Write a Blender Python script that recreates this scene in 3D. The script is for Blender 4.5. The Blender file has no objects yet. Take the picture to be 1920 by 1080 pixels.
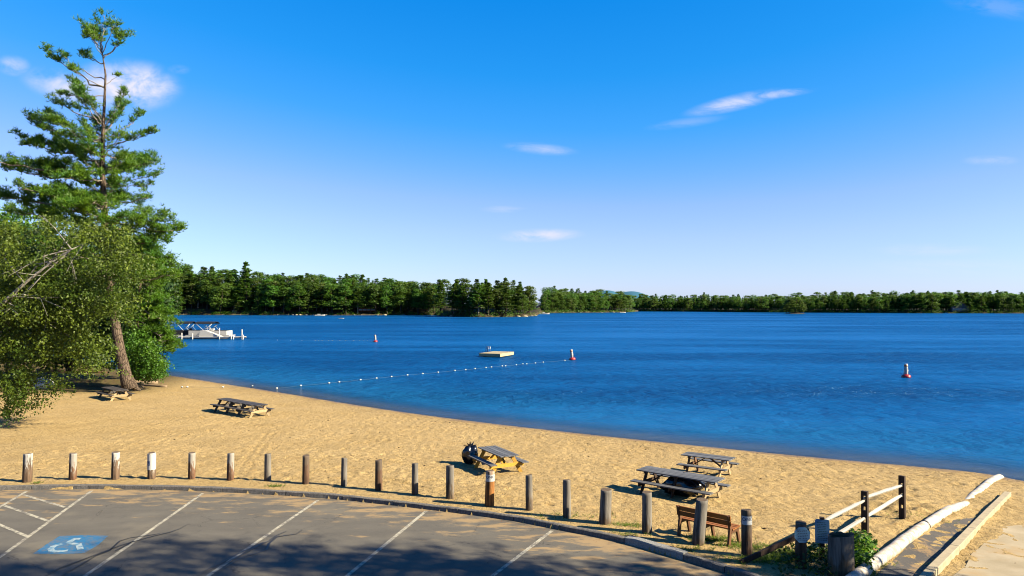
import bpy, math, random
import numpy as np
from mathutils import Vector, Matrix
from mathutils.geometry import delaunay_2d_cdt
R = math.radians
SC = bpy.context.scene
COL = SC.collection
rng = np.random.default_rng(7)
random.seed(7)

# ------------------------------------------------------------------ camera
CAMH, F, PITCH = 6.2, 1387.0, math.atan(30/1387)
cd = bpy.data.cameras.new('camera'); cam = bpy.data.objects.new('camera', cd); COL.objects.link(cam)
cam.location = (0, 0, CAMH); cam.rotation_euler = (R(90)+PITCH, 0, 0)
cd.sensor_width = 36; cd.lens = 36*F/1920; cd.clip_start = .1; cd.clip_end = 20000
SC.camera = cam

# ------------------------------------------------------------------ world and sun
SUN_EL = R(31)
sun_az = Vector((.957, -.29, 0)).normalized()           # horizontal direction towards the sun
sund = Vector((sun_az.x*math.cos(SUN_EL), sun_az.y*math.cos(SUN_EL), math.sin(SUN_EL)))
W = bpy.data.worlds.new('World'); SC.world = W; W.use_nodes = True
wn, wl = W.node_tree.nodes, W.node_tree.links
wn.clear()
def WN(t, **k):
    n = wn.new(t)
    for a, v in k.items(): setattr(n, a, v)
    return n
def wmath(op, a, b=None, c=None, clamp=False):
    n = WN('ShaderNodeMath', operation=op, use_clamp=clamp)
    for i, v in enumerate((a, b, c)):
        if v is None: continue
        if isinstance(v, (int, float)): n.inputs[i].default_value = v
        else: wl.new(v, n.inputs[i])
    return n.outputs[0]
sky = WN('ShaderNodeTexSky', sky_type='NISHITA', sun_disc=False)
sky.sun_elevation = SUN_EL
sky.sun_rotation = math.atan2(sun_az.x, sun_az.y)
sky.altitude = 0; sky.air_density = 1.0; sky.dust_density = .2; sky.ozone_density = 1.6
sep = WN('ShaderNodeSeparateColor'); wl.new(sky.outputs[0], sep.inputs[0])
# a vivid processing of the physical sky: one gain and one power per channel
SKY = [(6.1, 2.6), (2.72, .98), (3.5, .60)]
cmb = WN('ShaderNodeCombineColor')
chan = [wmath('MULTIPLY', wmath('POWER', wmath('MULTIPLY', sep.outputs[i], .1), p), g) for i, (g, p) in enumerate(SKY)]
rr_ = WN('ShaderNodeValToRGB'); wl.new(wmath('MULTIPLY', sep.outputs[0], .1), rr_.inputs[0]); e_ = rr_.color_ramp.elements
STOPS = [(0, 0), (.115, .002), (.16, .022), (.2, .065), (.25, .18), (.31, .33), (.4, .45), (.495, .54), (.62, .66), (1, 1)]
while len(e_) < len(STOPS): e_.new(.5)
for i, (p_, v_) in enumerate(STOPS): e_[i].position = p_; e_[i].color = (v_, v_, v_, 1)
wl.new(wmath('MINIMUM', wmath('MULTIPLY', rr_.outputs[0], 2.15), wmath('MULTIPLY', chan[1], .86)), cmb.inputs[0])
wl.new(chan[1], cmb.inputs[1]); wl.new(chan[2], cmb.inputs[2])
# thin clouds: soft fields of noise fixed in the sky's directions
tc = WN('ShaderNodeTexCoord'); sx = WN('ShaderNodeSeparateXYZ'); wl.new(tc.outputs['Generated'], sx.inputs[0])
ysafe = wmath('MAXIMUM', sx.outputs[1], .02)
U = wmath('DIVIDE', sx.outputs[0], ysafe); V = wmath('DIVIDE', sx.outputs[2], ysafe)
uv = WN('ShaderNodeCombineXYZ'); wl.new(U, uv.inputs[0]); wl.new(V, uv.inputs[1])
def wnoise(scale, detail=6, sc=(1, 1, 1), rot=0, loc=(0, 0, 0), dist=0.):
    m = WN('ShaderNodeMapping'); m.inputs['Scale'].default_value = sc; m.inputs['Rotation'].default_value = (0, 0, rot)
    m.inputs['Location'].default_value = loc; wl.new(uv.outputs[0], m.inputs[0])
    n = WN('ShaderNodeTexNoise'); n.inputs['Scale'].default_value = scale; n.inputs['Detail'].default_value = detail
    n.inputs['Roughness'].default_value = .6; n.inputs['Distortion'].default_value = dist
    wl.new(m.outputs[0], n.inputs['Vector']); return n.outputs[0]
nA = wnoise(20, detail=8, sc=(1, 1.5, 1), dist=.3); nB = wnoise(30, sc=(.5, 1.8, 1), rot=R(-12), dist=.6)
CLOUDS = [  # px, py, half width, half height, tilt deg, peak, noise
    (232, 158, 78, 38, -3, 1.25, 0), (120, 160, 66, 24, -14, .8, 0), (18, 120, 26, 15, -8, .6, 0), (275, 160, 46, 26, -6, 1.0, 0),
    (1382, 190, 74, 12, 13, .6, 1), (1440, 176, 70, 7, 6, .6, 1), (1014, 278, 52, 9, -5, .42, 1), (1012, 441, 62, 10, 2, .75, 1),
    (945, 392, 34, 6, 0, .22, 1), (1862, 300, 42, 8, 0, .32, 1), (1880, 8, 80, 18, -8, .12, 1), (1750, 468, 90, 10, 0, .22, 1),
    (1290, 228, 60, 8, 8, .15, 1), (330, 128, 18, 8, 0, .2, 1), (1800, 500, 160, 12, 0, .12, 1)]
cloud = None
for (px, py, hw, hh, tl, pk, kind) in CLOUDS:
    cu, cv = (px-960)/F, (570-py)/F
    a = R(tl); ca, sa = math.cos(a), math.sin(a)
    du = wmath('SUBTRACT', U, cu); dv = wmath('SUBTRACT', V, cv)
    p = wmath('MULTIPLY', wmath('ADD', wmath('MULTIPLY', du, ca), wmath('MULTIPLY', dv, sa)), F/hw)
    q = wmath('MULTIPLY', wmath('SUBTRACT', wmath('MULTIPLY', dv, ca), wmath('MULTIPLY', du, sa)), F/hh)
    r2 = wmath('ADD', wmath('MULTIPLY', p, p), wmath('MULTIPLY', q, q))
    fall = wmath('SUBTRACT', 1.0, wmath('MULTIPLY', r2, .42), clamp=True)
    nz = wmath('ADD', wmath('MULTIPLY', wmath('SUBTRACT', nB if kind else nA, .5), 4.2 if kind else 3.6), .62, clamp=True)
    m = wmath('MULTIPLY', wmath('MULTIPLY', wmath('MULTIPLY', fall, fall), nz), pk*1.15, clamp=True)
    cloud = m if cloud is None else wmath('MAXIMUM', cloud, m)
cloud = wmath('MULTIPLY', cloud, wmath('GREATER_THAN', sx.outputs[1], .05))
mixc = WN('ShaderNodeMix', data_type='RGBA'); wl.new(cloud, mixc.inputs[0]); wl.new(cmb.outputs[0], mixc.inputs[6])
mixc.inputs[7].default_value = (1.9, 1.88, 2.2, 1)
bg = WN('ShaderNodeBackground'); bg.inputs['Strength'].default_value = .1
wl.new(mixc.outputs[2], bg.inputs[0])
wo = WN('ShaderNodeOutputWorld'); wl.new(bg.outputs[0], wo.inputs[0])

sl = bpy.data.lights.new('sun', 'SUN'); sl.energy = 5.0; sl.angle = R(.55); sl.color = (1, .86, .62)
so = bpy.data.objects.new('sun', sl); COL.objects.link(so)
so.rotation_euler = (-sund).to_track_quat('-Z', 'Y').to_euler()
SC.view_settings.view_transform = 'Standard'; SC.view_settings.look = 'None'
SC.view_settings.exposure = 2.2; SC.view_settings.gamma = 1.0; SC.view_settings.use_curve_mapping = False
SC.cycles.pixel_filter_type = 'BLACKMAN_HARRIS'; SC.cycles.filter_width = 1.05; SC.cycles.max_bounces = 6; SC.cycles.transparent_max_bounces = 8; SC.cycles.caustics_reflective = False; SC.cycles.caustics_refractive = False

# ------------------------------------------------------------------ helpers
def un(px, py, z=0.0):
    """world point on the horizontal plane z seen at photo pixel (px, py)"""
    a = (px-960)/F; b = (540-py)/F
    dy = math.cos(PITCH)-b*math.sin(PITCH); dz = math.sin(PITCH)+b*math.cos(PITCH)
    t = (z-CAMH)/dz
    return (a*t, dy*t)
def at_depth(px, py, Y):
    a = (px-960)/F; b = (540-py)/F
    dy = math.cos(PITCH)-b*math.sin(PITCH); dz = math.sin(PITCH)+b*math.cos(PITCH)
    t = Y/dy
    return np.array((a*t, Y, CAMH+dz*t))

def tag(o, label=None, cat=None, group=None, kind=None):
    if label: o['label'] = label
    if cat: o['category'] = cat
    if group: o['group'] = group
    if kind: o['kind'] = kind
    return o
def empty(name, loc, rz=0, **k):
    o = bpy.data.objects.new(name, None); COL.objects.link(o)
    o.location = loc; o.rotation_euler = (0, 0, rz); o.empty_display_size = .3
    return tag(o, **k)
def obj(name, mesh, parent=None, loc=None, rot=None, **k):
    o = bpy.data.objects.new(name, mesh); COL.objects.link(o)
    if parent: o.parent = parent
    if loc is not None: o.location = loc
    if rot is not None: o.rotation_euler = rot
    return tag(o, **k)
def mesh_np(name, v, f, mats, smooth=False, fmat=None):
    """v (n,3) array; f (m,k) index array of equal-sized faces"""
    v = np.asarray(v, dtype=np.float32); f = np.asarray(f, dtype=np.int32)
    me = bpy.data.meshes.new(name)
    me.vertices.add(len(v)); me.vertices.foreach_set('co', v.ravel())
    k = f.shape[1]
    me.loops.add(f.size); me.loops.foreach_set('vertex_index', f.ravel())
    me.polygons.add(len(f)); me.polygons.foreach_set('loop_start', np.arange(0, f.size, k, dtype=np.int32))
    me.polygons.foreach_set('loop_total', np.full(len(f), k, dtype=np.int32))
    if fmat is not None: me.polygons.foreach_set('material_index', np.asarray(fmat, dtype=np.int32))
    if smooth: me.polygons.foreach_set('use_smooth', np.ones(len(f), dtype=bool))
    for m in (mats if isinstance(mats, (list, tuple)) else [mats]): me.materials.append(m)
    me.update(calc_edges=True)
    return me
class MB:
    """collects simple solids into one mesh"""
    def __init__(s): s.v = []; s.f = []; s.sm = []
    def add(s, v, f, smooth=False):
        n = len(s.v); s.v += [tuple(map(float, p)) for p in v]; s.f += [tuple(i+n for i in q) for q in f]; s.sm += [smooth]*len(f)
    def box(s, c, d, rot=None, taper=0, jit=0):
        x, y, z = (q/2 for q in d); P = []
        for k in range(8):
            p = Vector((x if k & 1 else -x, y if k & 2 else -y, z if k & 4 else -z))
            if taper and k & 4: p.x *= 1-taper; p.y *= 1-taper
            if jit: p += Vector([random.uniform(-jit, jit) for _ in range(3)])
            if rot is not None: p = rot @ p
            P.append(p+Vector(c))
        s.add(P, [(0, 2, 3, 1), (4, 5, 7, 6), (0, 1, 5, 4), (2, 6, 7, 3), (0, 4, 6, 2), (1, 3, 7, 5)])
    def bar(s, a, b, w, h, up=(0, 0, 1)):
        a = Vector(a); b = Vector(b); d = b-a; L = d.length; d.normalize(); u = Vector(up)
        side = d.cross(u)
        if side.length < 1e-4: side = d.cross(Vector((1, 0, 0)))
        side.normalize(); u = side.cross(d)
        M = Matrix((d, side, u)).transposed()
        s.box((a+b)/2, (L, w, h), M)
    def tube(s, pts, rad, n=10, cap=True, smooth=True, wob=0):
        pts = [Vector(p) for p in pts]
        if not hasattr(rad, '__len__'): rad = [rad]*len(pts)
        ref = Vector((0, 0, 1)) if abs((pts[-1]-pts[0]).normalized().z) < .9 else Vector((1, 0, 0))
        V, Fc = [], []
        for i, p in enumerate(pts):
            t = (pts[min(i+1, len(pts)-1)]-pts[max(i-1, 0)]).normalized()
            a = t.cross(ref).normalized(); b = t.cross(a)
            for k in range(n):
                th = 2*math.pi*k/n; r = rad[i]*(1+random.uniform(-wob, wob))
                V.append(p+(a*math.cos(th)+b*math.sin(th))*r)
        for i in range(len(pts)-1):
            for k in range(n):
                k2 = (k+1) % n
                Fc.append((i*n+k, (i+1)*n+k, (i+1)*n+k2, i*n+k2))
        s.add(V, Fc, smooth)
        if cap:
            m = len(s.v)
            s.f.append(tuple(range(m-len(V), m-len(V)+n))); s.sm.append(False)
            s.f.append(tuple(reversed(range(m-n, m)))); s.sm.append(False)
    def ball(s, c, r, nu=10, nv=6, sq=(1, 1, 1)):
        V, Fc = [], []
        for j in range(nv+1):
            ph = math.pi*j/nv
            for i in range(nu):
                th = 2*math.pi*i/nu
                V.append((c[0]+r*sq[0]*math.sin(ph)*math.cos(th), c[1]+r*sq[1]*math.sin(ph)*math.sin(th), c[2]+r*sq[2]*math.cos(ph)))
        for j in range(nv):
            for i in range(nu):
                i2 = (i+1) % nu
                Fc.append((j*nu+i, (j+1)*nu+i, (j+1)*nu+i2, j*nu+i2))
        s.add(V, Fc, True)
    def lathe(s, prof, n=16, c=(0, 0, 0), smooth=True):
        V, Fc = [], []
        for (r, z) in prof:
            for k in range(n):
                th = 2*math.pi*k/n; V.append((c[0]+r*math.cos(th), c[1]+r*math.sin(th), c[2]+z))
        for i in range(len(prof)-1):
            for k in range(n):
                k2 = (k+1) % n; Fc.append((i*n+k, i*n+k2, (i+1)*n+k2, (i+1)*n+k))
        s.add(V, Fc, smooth)
    def mesh(s, name, mat):
        me = bpy.data.meshes.new(name); me.from_pydata(s.v, [], s.f)
        me.polygons.foreach_set('use_smooth', np.array(s.sm, dtype=bool))
        for m in (mat if isinstance(mat, (list, tuple)) else [mat]): me.materials.append(m)
        me.update(); return me
    def build(s, name, mat, parent=None, bevel=0, **k):
        o = obj(name, s.mesh(name, mat), parent, **k)
        if bevel:
            b = o.modifiers.new('bevel', 'BEVEL'); b.width = bevel; b.segments = 2; b.limit_method = 'ANGLE'; b.angle_limit = R(40)
        return o
def copy_tree(o, parent=None):
    c = o.copy(); COL.objects.link(c); c.parent = parent
    for ch in [x for x in o.children]: copy_tree(ch, c)
    return c
def text_mesh(txt, size, mat, ax='CENTER'):
    cu = bpy.data.curves.new('t', 'FONT'); cu.body = txt; cu.size = size; cu.align_x = ax; cu.align_y = 'CENTER'; cu.resolution_u = 2
    t = bpy.data.objects.new('t', cu); COL.objects.link(t)
    me = bpy.data.meshes.new_from_object(t); bpy.data.objects.remove(t); bpy.data.curves.remove(cu)
    me.materials.clear(); me.materials.append(mat); return me

# ------------------------------------------------------------------ materials
ALB = .335     # all paints and grounds below are written a little light; this brings them to real albedos
class NT:
    def __init__(s, name):
        s.m = bpy.data.materials.new(name); s.m.use_nodes = True; s.t = s.m.node_tree; s.n = s.t.nodes; s.l = s.t.links; s.n.clear()
        s.out = s.n.new('ShaderNodeOutputMaterial'); s.tc = s.n.new('ShaderNodeTexCoord')
    def put(s, sock, v):
        if v is None: return
        if isinstance(v, (int, float)):
            sock.default_value = v
        elif isinstance(v, (tuple, list)):
            sock.default_value = (*v, 1) if len(v) == 3 and sock.type == 'RGBA' else v
        else: s.l.new(v, sock)
    def math(s, op, a, b=None, clamp=False):
        n = s.n.new('ShaderNodeMath'); n.operation = op; n.use_clamp = clamp
        s.put(n.inputs[0], a); s.put(n.inputs[1], b); return n.outputs[0]
    def vec(s, src='Object', scale=(1, 1, 1), rot=(0, 0, 0), loc=(0, 0, 0)):
        m = s.n.new('ShaderNodeMapping'); m.inputs['Scale'].default_value = scale; m.inputs['Rotation'].default_value = rot; m.inputs['Location'].default_value = loc
        s.l.new(s.tc.outputs[src] if isinstance(src, str) else src, m.inputs[0]); return m.outputs[0]
    def noise(s, scale, detail=4, rough=.55, v=None, dist=0.):
        n = s.n.new('ShaderNodeTexNoise'); n.inputs['Scale'].default_value = scale; n.inputs['Detail'].default_value = detail
        n.inputs['Roughness'].default_value = rough; n.inputs['Distortion'].default_value = dist
        s.l.new(v if v is not None else s.tc.outputs['Object'], n.inputs['Vector']); return n.outputs['Fac']
    def voro(s, scale, v=None, feat='F1', out='Distance'):
        n = s.n.new('ShaderNodeTexVoronoi'); n.feature = feat; n.inputs['Scale'].default_value = scale
        s.l.new(v if v is not None else s.tc.outputs['Object'], n.inputs['Vector']); return n.outputs[out]
    def ramp(s, fac, stops, interp='LINEAR'):
        n = s.n.new('ShaderNodeValToRGB'); n.color_ramp.interpolation = interp; e = n.color_ramp.elements
        while len(e) < len(stops): e.new(.5)
        for i, (p, c) in enumerate(stops):
            e[i].position = p; e[i].color = (*c, 1) if hasattr(c, '__len__') else (c, c, c, 1)
        s.l.new(fac, n.inputs[0]); return n.outputs[0]
    def mix(s, fac, a, b, mode='MIX'):
        n = s.n.new('ShaderNodeMix'); n.data_type = 'RGBA'; n.blend_type = mode
        s.put(n.inputs[0], fac); s.put(n.inputs[6], a); s.put(n.inputs[7], b); return n.outputs[2]
    def step(s, x, lo, hi):
        n = s.n.new('ShaderNodeMapRange'); n.interpolation_type = 'SMOOTHSTEP'; s.put(n.inputs[0], x)
        n.inputs[1].default_value = lo; n.inputs[2].default_value = hi; return n.outputs[0]
    def bump(s, h, strength=.5, dist=.02, nrm=None):
        n = s.n.new('ShaderNodeBump'); s.put(n.inputs['Strength'], strength); n.inputs['Distance'].default_value = dist
        s.l.new(h, n.inputs['Height'])
        if nrm is not None: s.l.new(nrm, n.inputs['Normal'])
        return n.outputs[0]
    def attr(s, name):
        n = s.n.new('ShaderNodeAttribute'); n.attribute_name = name; return n.outputs['Fac']
    def xyz(s, src='Object'):
        n = s.n.new('ShaderNodeSeparateXYZ'); s.l.new(s.tc.outputs[src], n.inputs[0]); return n.outputs
    def prin(s, col, rough=.8, spec=.3, nrm=None, metal=0., done=True):
        b = s.n.new('ShaderNodeBsdfPrincipled')
        if isinstance(col, tuple): col = tuple(q*ALB for q in col)
        else: col = s.mix(1.0, col, (ALB, ALB, ALB), 'MULTIPLY')
        s.put(b.inputs['Base Color'], col); s.put(b.inputs['Roughness'], rough)
        b.inputs['Specular IOR Level'].default_value = spec; b.inputs['Metallic'].default_value = metal
        if nrm is not None: s.l.new(nrm, b.inputs['Normal'])
        if done: s.l.new(b.outputs[0], s.out.inputs[0])
        return b
    def objrand(s):
        n = s.n.new('ShaderNodeObjectInfo'); return n.outputs['Random']

def m_wood(name, a, b, axis='x', rough=.8, weather=None, bump=.4):
    t = NT(name); sc = {'x': (1.2, 26, 26), 'z': (26, 26, 1.2), 'y': (26, 1.2, 26)}[axis]
    off = t.n.new('ShaderNodeVectorMath'); off.operation = 'MULTIPLY_ADD'
    cv = t.n.new('ShaderNodeCombineXYZ'); r = t.objrand()
    for i in range(3): t.l.new(r, cv.inputs[i])
    t.l.new(cv.outputs[0], off.inputs[0]); off.inputs[1].default_value = (37, 23, 11); t.l.new(t.tc.outputs['Object'], off.inputs[2])
    g = t.noise(1, 7, .62, t.vec(off.outputs[0], sc), .5); lo = t.noise(2.2, 3, .6, off.outputs[0])
    col = t.mix(t.ramp(g, [(.32, 0.), (.68, 1.)]), a, b)
    if weather: col = t.mix(t.step(lo, .42, .66), col, weather)
    v = t.n.new('ShaderNodeHueSaturation'); t.put(v.inputs['Value'], t.math('ADD', t.math('MULTIPLY', r, .45), .78)); t.l.new(col, v.inputs['Color'])
    t.prin(v.outputs[0], rough, .25, t.bump(g, bump, .01)); return t.m
def m_plain(name, col, rough=.6, spec=.3, var=.15, metal=0., scale=6):
    t = NT(name); n = t.noise(scale, 5, .6)
    c = t.mix(t.ramp(n, [(.3, 0.), (.7, 1.)]), tuple(q*(1-var) for q in col), tuple(min(1, q*(1+var)) for q in col))
    t.prin(c, rough, spec, t.bump(n, .15, .01), metal); return t.m
def m_leaf(name, dark, light, tint, trans=.35, rough=.55, scale=.35, jit=None):
    jit = name.startswith('far') if jit is None else jit
    dark, light, tint = (tuple(q*k for q, k in zip(c_, (.80, 1.12, 1.0))) for c_ in (dark, light, tint))
    t = NT(name)
    g = t.n.new('ShaderNodeNewGeometry'); ri = g.outputs['Random Per Island']
    big = t.noise(scale, 3, .6)
    c = t.mix(t.ramp(ri, [(0., 0.), (1., 1.)]), dark, light)
    c = t.mix(t.step(big, .42, .66), c, tint)
    h = t.n.new('ShaderNodeHueSaturation'); r = t.objrand()
    if jit: t.put(h.inputs['Value'], t.math('ADD', t.math('MULTIPLY', r, .5), .75)); t.put(h.inputs['Hue'], t.math('ADD', t.math('MULTIPLY', r, .03), .485))
    t.l.new(c, h.inputs['Color'])
    d = t.prin(h.outputs[0], rough, .25, done=False)
    tr = t.n.new('ShaderNodeBsdfTranslucent'); t.l.new(t.mix(.4, h.outputs[0], (.12, .17, .01), 'MIX'), tr.inputs[0])
    mx = t.n.new('ShaderNodeMixShader'); mx.inputs[0].default_value = trans; t.l.new(d.outputs[0], mx.inputs[1]); t.l.new(tr.outputs[0], mx.inputs[2])
    t.l.new(mx.outputs[0], t.out.inputs[0]); return t.m

M = {}
# sand
t = NT('sand'); P = t.tc.outputs['Object']
ds = t.attr('shore'); bank = t.attr('bank')
n1 = t.noise(.35, 5, .6); n2 = t.noise(3.1, 6, .65); n3 = t.noise(60, 3, .7)
col = t.mix(t.ramp(n1, [(.3, 0.), (.7, 1.)]), (.65, .455, .182), (.745, .54, .24))
col = t.mix(t.step(n2, .5, .8), col, (.54, .335, .115))
col = t.mix(t.step(n3, .55, .8), col, (.76, .57, .29))
edge = t.math('ADD', ds, t.math('MULTIPLY', t.math('SUBTRACT', t.noise(.9, 5, .7), .5), 2.6))
wet = t.math('SUBTRACT', 1, t.step(edge, .0, .9))
col = t.mix(t.math('MULTIPLY', wet, .62), col, (.20, .105, .04))
deb = t.math('MULTIPLY', t.step(t.noise(3.5, 6, .75, t.vec('Object', (1, 1.6, 1))), .5, .62), t.math('MULTIPLY', t.step(edge, .2, .9), t.math('SUBTRACT', 1, t.step(edge, 1.3, 3.2))))
col = t.mix(t.math('MULTIPLY', deb, .75), col, (.14, .075, .03))
spk = t.step(t.voro(1.15, t.vec('Object', (1, 1.4, 1))), .055, .03)
col = t.mix(t.math('MULTIPLY', spk, .8), col, (.14, .08, .035))
col = t.mix(bank, col, t.mix(t.ramp(t.noise(2.5, 5, .6), [(.35, 0.), (.65, 1.)]), (.16, .08, .03), (.20, .19, .05)))
# footprints and churned sand: dimples at three sizes
dv = t.vec('Object', (1, .8, 1)); wrp = t.noise(1.7, 3, .6)
d1 = t.step(t.voro(2.6, dv), .0, .42); d2 = t.step(t.voro(5.5, t.vec('Object', (1, .9, 1), (0, 0, .5))), 0., .5)
hn = t.noise(1.3, 4, .6); hf = t.noise(9, 5, .7)
amt = t.step(t.noise(.22, 3, .6), .3, .6)
hg = t.noise(5.5, 5, .75, t.vec('Object', (1, .75, 1), (0, 0, .3)), .2)
hh = t.math('ADD', t.math('MULTIPLY', t.math('MULTIPLY', d1, .25), amt), t.math('ADD', t.math('MULTIPLY', t.step(hg, .40, .52), .34), t.math('ADD', t.math('MULTIPLY', hn, .5), t.math('MULTIPLY', hf, .8))))
t.prin(col, t.math('SUBTRACT', .95, t.math('MULTIPLY', wet, .5)), .2, t.bump(hh, 1.0, .074)); M['sand'] = t.m
# asphalt
t = NT('asphalt')
n1 = t.noise(.8, 5, .65, t.vec('Object', (.6, 1.5, 1), (0, 0, -.15))); n2 = t.noise(90, 2, .7); n3 = t.noise(4, 5, .6)
col = t.mix(t.ramp(n1, [(.3, 0.), (.72, 1.)]), (.135, .125, .105), (.205, .19, .155))
col = t.mix(t.step(n2, .5, .75), col, (.29, .265, .215))
n4 = t.noise(2.6, 6, .7, t.vec('Object', (1, 1, 1), (0, 0, .4)), .6); n5 = t.noise(.5, 3, .6)
col = t.mix(t.math('MULTIPLY', t.step(n4, .52, .70), .40), col, (.10, .095, .085)); col = t.mix(t.math('MULTIPLY', t.step(n5, .55, .7), .35), col, (.33, .29, .21))
crk = t.voro(.42, t.vec('Object', (1, 1.3, 1), (0, 0, .3)), 'DISTANCE_TO_EDGE'); crk = t.math('ADD', crk, t.math('MULTIPLY', t.math('SUBTRACT', t.noise(2.2, 5, .7), .5), .16))
ckm = t.math('MULTIPLY', t.math('MULTIPLY', t.step(t.math('ABSOLUTE', crk), .006, .001), t.step(t.noise(.35, 3, .6), .46, .56)), .7)
col = t.mix(ckm, col, (.035, .03, .028))
kd = t.attr('kerbdist')
sd = t.math('SUBTRACT', t.noise(1.1, 6, .68, t.vec('Object', (.7, 1.8, 1), (0, 0, -.25))), t.math('MULTIPLY', t.math('MINIMUM', kd, 4.5), .055))
col = t.mix(t.math('MULTIPLY', t.step(sd, .42, .56), .78), col, (.58, .40, .19))
lv = t.math('MULTIPLY', t.step(t.noise(14, 4, .7), .58, .66), t.step(kd, .6, .15))
col = t.mix(lv, col, (.28, .10, .03))
t.prin(col, .88, .3, t.bump(t.math('ADD', n2, n3), .35, .01)); M['asphalt'] = t.m
# paint, with worn gaps
def m_paint(name, c, wear=.5, under=(.24, .22, .19)):
    t = NT(name); w = t.noise(9, 6, .75); w2 = t.noise(1.6, 3, .6)
    f = t.math('MULTIPLY', t.step(t.math('ADD', w, t.math('MULTIPLY', w2, .35)), .58, .80), wear)
    t.prin(t.mix(f, c, under), .75, .3); return t.m
M['line'] = m_paint('road_paint', (.74, .70, .54), 1.0)
M['blue_paint'] = m_paint('blue_paint', (.01, .22, .50), .6)
M['sym_paint'] = m_paint('symbol_paint', (.55, .66, .70), .9, (.05, .28, .5))
M['streak_black'] = m_plain('streak_black', (.022, .020, .02), .5, .4)
t = NT('granite'); n = t.noise(22, 5, .7); nn = t.noise(2.5, 3, .6)
st = t.math('GREATER_THAN', t.noise(1, 4, .6, t.vec('Object', (16, 16, 2)), 1.), .52)
c = t.mix(t.ramp(n, [(.3, 0.), (.7, 1.)]), (.13, .125, .12), (.34, .32, .29)); c = t.mix(t.math('MULTIPLY', st, .45), c, (.10, .095, .09))
t.prin(c, .85, .3, t.bump(n, .7, .03)); M['granite'] = t.m
t = NT('pale_granite'); n = t.noise(30, 5, .75)
t.prin(t.mix(t.ramp(n, [(.35, 0.), (.65, 1.)]), (.26, .27, .27), (.60, .60, .56)), .85, .3, t.bump(n, .9, .03)); M['pale_granite'] = t.m
# concrete ramp with blown sand
t = NT('concrete'); n = t.noise(1.2, 6, .65); n2 = t.noise(40, 3, .6)
c = t.mix(t.ramp(n, [(.35, 0.), (.65, 1.)]), (.52, .43, .27), (.66, .56, .38)); c = t.mix(t.math('MULTIPLY', t.step(t.noise(.5, 4, .6), .52, .68), .8), c, (.62, .42, .19))
t.prin(c, .9, .25, t.bump(n2, .25, .01)); M['concrete'] = t.m
t = NT('old_asphalt'); n = t.noise(1.6, 6, .7, t.vec('Object', (1.3, .6, 1), (0, 0, -.75)))
c = t.mix(t.ramp(t.noise(30, 4, .7), [(.3, 0.), (.7, 1.)]), (.10, .095, .09), (.19, .175, .155)); c = t.mix(t.math('MULTIPLY', t.step(n, .5, .64), .85), c, (.56, .37, .17))
t.prin(c, .9, .25, t.bump(n, .4, .02)); M['old_asphalt'] = t.m
# water
t = NT('water'); dp = t.attr('depth')
gust = t.noise(1, 5, .6, t.vec('Object', (.0075, .035, 1), (0, 0, .12))); gust2 = t.noise(1, 4, .6, t.vec('Object', (.03, .11, 1), (0, 0, -.1)))
w1 = t.noise(1, 4, .6, t.vec('Object', (.9, 1.7, 1), (0, 0, .15)), .5); w2 = t.noise(1, 5, .65, t.vec('Object', (2.6, 4.2, 1), (0, 0, -.3)), .4)
w3 = t.noise(1, 2, .5, t.vec('Object', (.16, .4, 1), (0, 0, .1)))
w4 = t.noise(1, 8, .62, t.vec('Object', (.42, .42, 1), (0, 0, .05)), .4)
w5 = t.noise(1, 4, .6, t.vec('Object', (1.9, .3, 1), (0, 0, -.03)), .3); w1 = t.math('ADD', w1, t.math('MULTIPLY', w5, .35))
hh = t.math('ADD', t.math('ADD', t.math('MULTIPLY', w1, .75), t.math('MULTIPLY', w2, .3)), t.math('ADD', t.math('MULTIPLY', w3, .5), t.math('MULTIPLY', w4, 2.4)))
calm = t.step(dp, .0, .9)
stg = t.math('MULTIPLY', t.math('ADD', .35, t.math('MULTIPLY', t.step(t.math('ADD', t.math('MULTIPLY', gust, .65), t.math('MULTIPLY', gust2, .35)), .36, .64), .65)), t.math('ADD', .35, t.math('MULTIPLY', calm, .65)))
nb = t.bump(hh, stg, .55)
deep = t.mix(t.step(t.math('ADD', t.math('MULTIPLY', gust, .6), t.math('MULTIPLY', gust2, .4)), .35, .65), (.001, .150, .46), (.001, .085, .30))
deep = t.mix(t.step(dp, .15, 2.6), (.01, .16, .40), deep)
bd = t.n.new('ShaderNodeBsdfDiffuse'); t.l.new(t.mix(1., deep, (.37, .37, .37), 'MULTIPLY'), bd.inputs[0]); t.l.new(nb, bd.inputs['Normal'])
bg_ = t.n.new('ShaderNodeBsdfGlossy'); bg_.inputs['Roughness'].default_value = .18; bg_.inputs[0].default_value = (.28, .58, .88, 1); t.l.new(nb, bg_.inputs['Normal'])
bf = t.n.new('ShaderNodeFresnel'); bf.inputs[0].default_value = 1.33; t.l.new(nb, bf.inputs['Normal'])
b = t.n.new('ShaderNodeMixShader'); t.l.new(t.math('MULTIPLY', bf.outputs[0], .75), b.inputs[0]); t.l.new(bd.outputs[0], b.inputs[1]); t.l.new(bg_.outputs[0], b.inputs[2])
tr = t.n.new('ShaderNodeBsdfTransparent'); tr.inputs[0].default_value = (.80, .9, .95, 1)
mx = t.n.new('ShaderNodeMixShader'); t.l.new(t.step(dp, -.15, .72), mx.inputs[0]); t.l.new(tr.outputs[0], mx.inputs[1]); t.l.new(b.outputs[0], mx.inputs[2])
gl = t.n.new('ShaderNodeBsdfGlossy'); gl.inputs['Roughness'].default_value = .12; t.l.new(nb, gl.inputs['Normal'])
fr = t.n.new('ShaderNodeFresnel'); fr.inputs[0].default_value = 1.33; t.l.new(nb, fr.inputs['Normal'])
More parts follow.
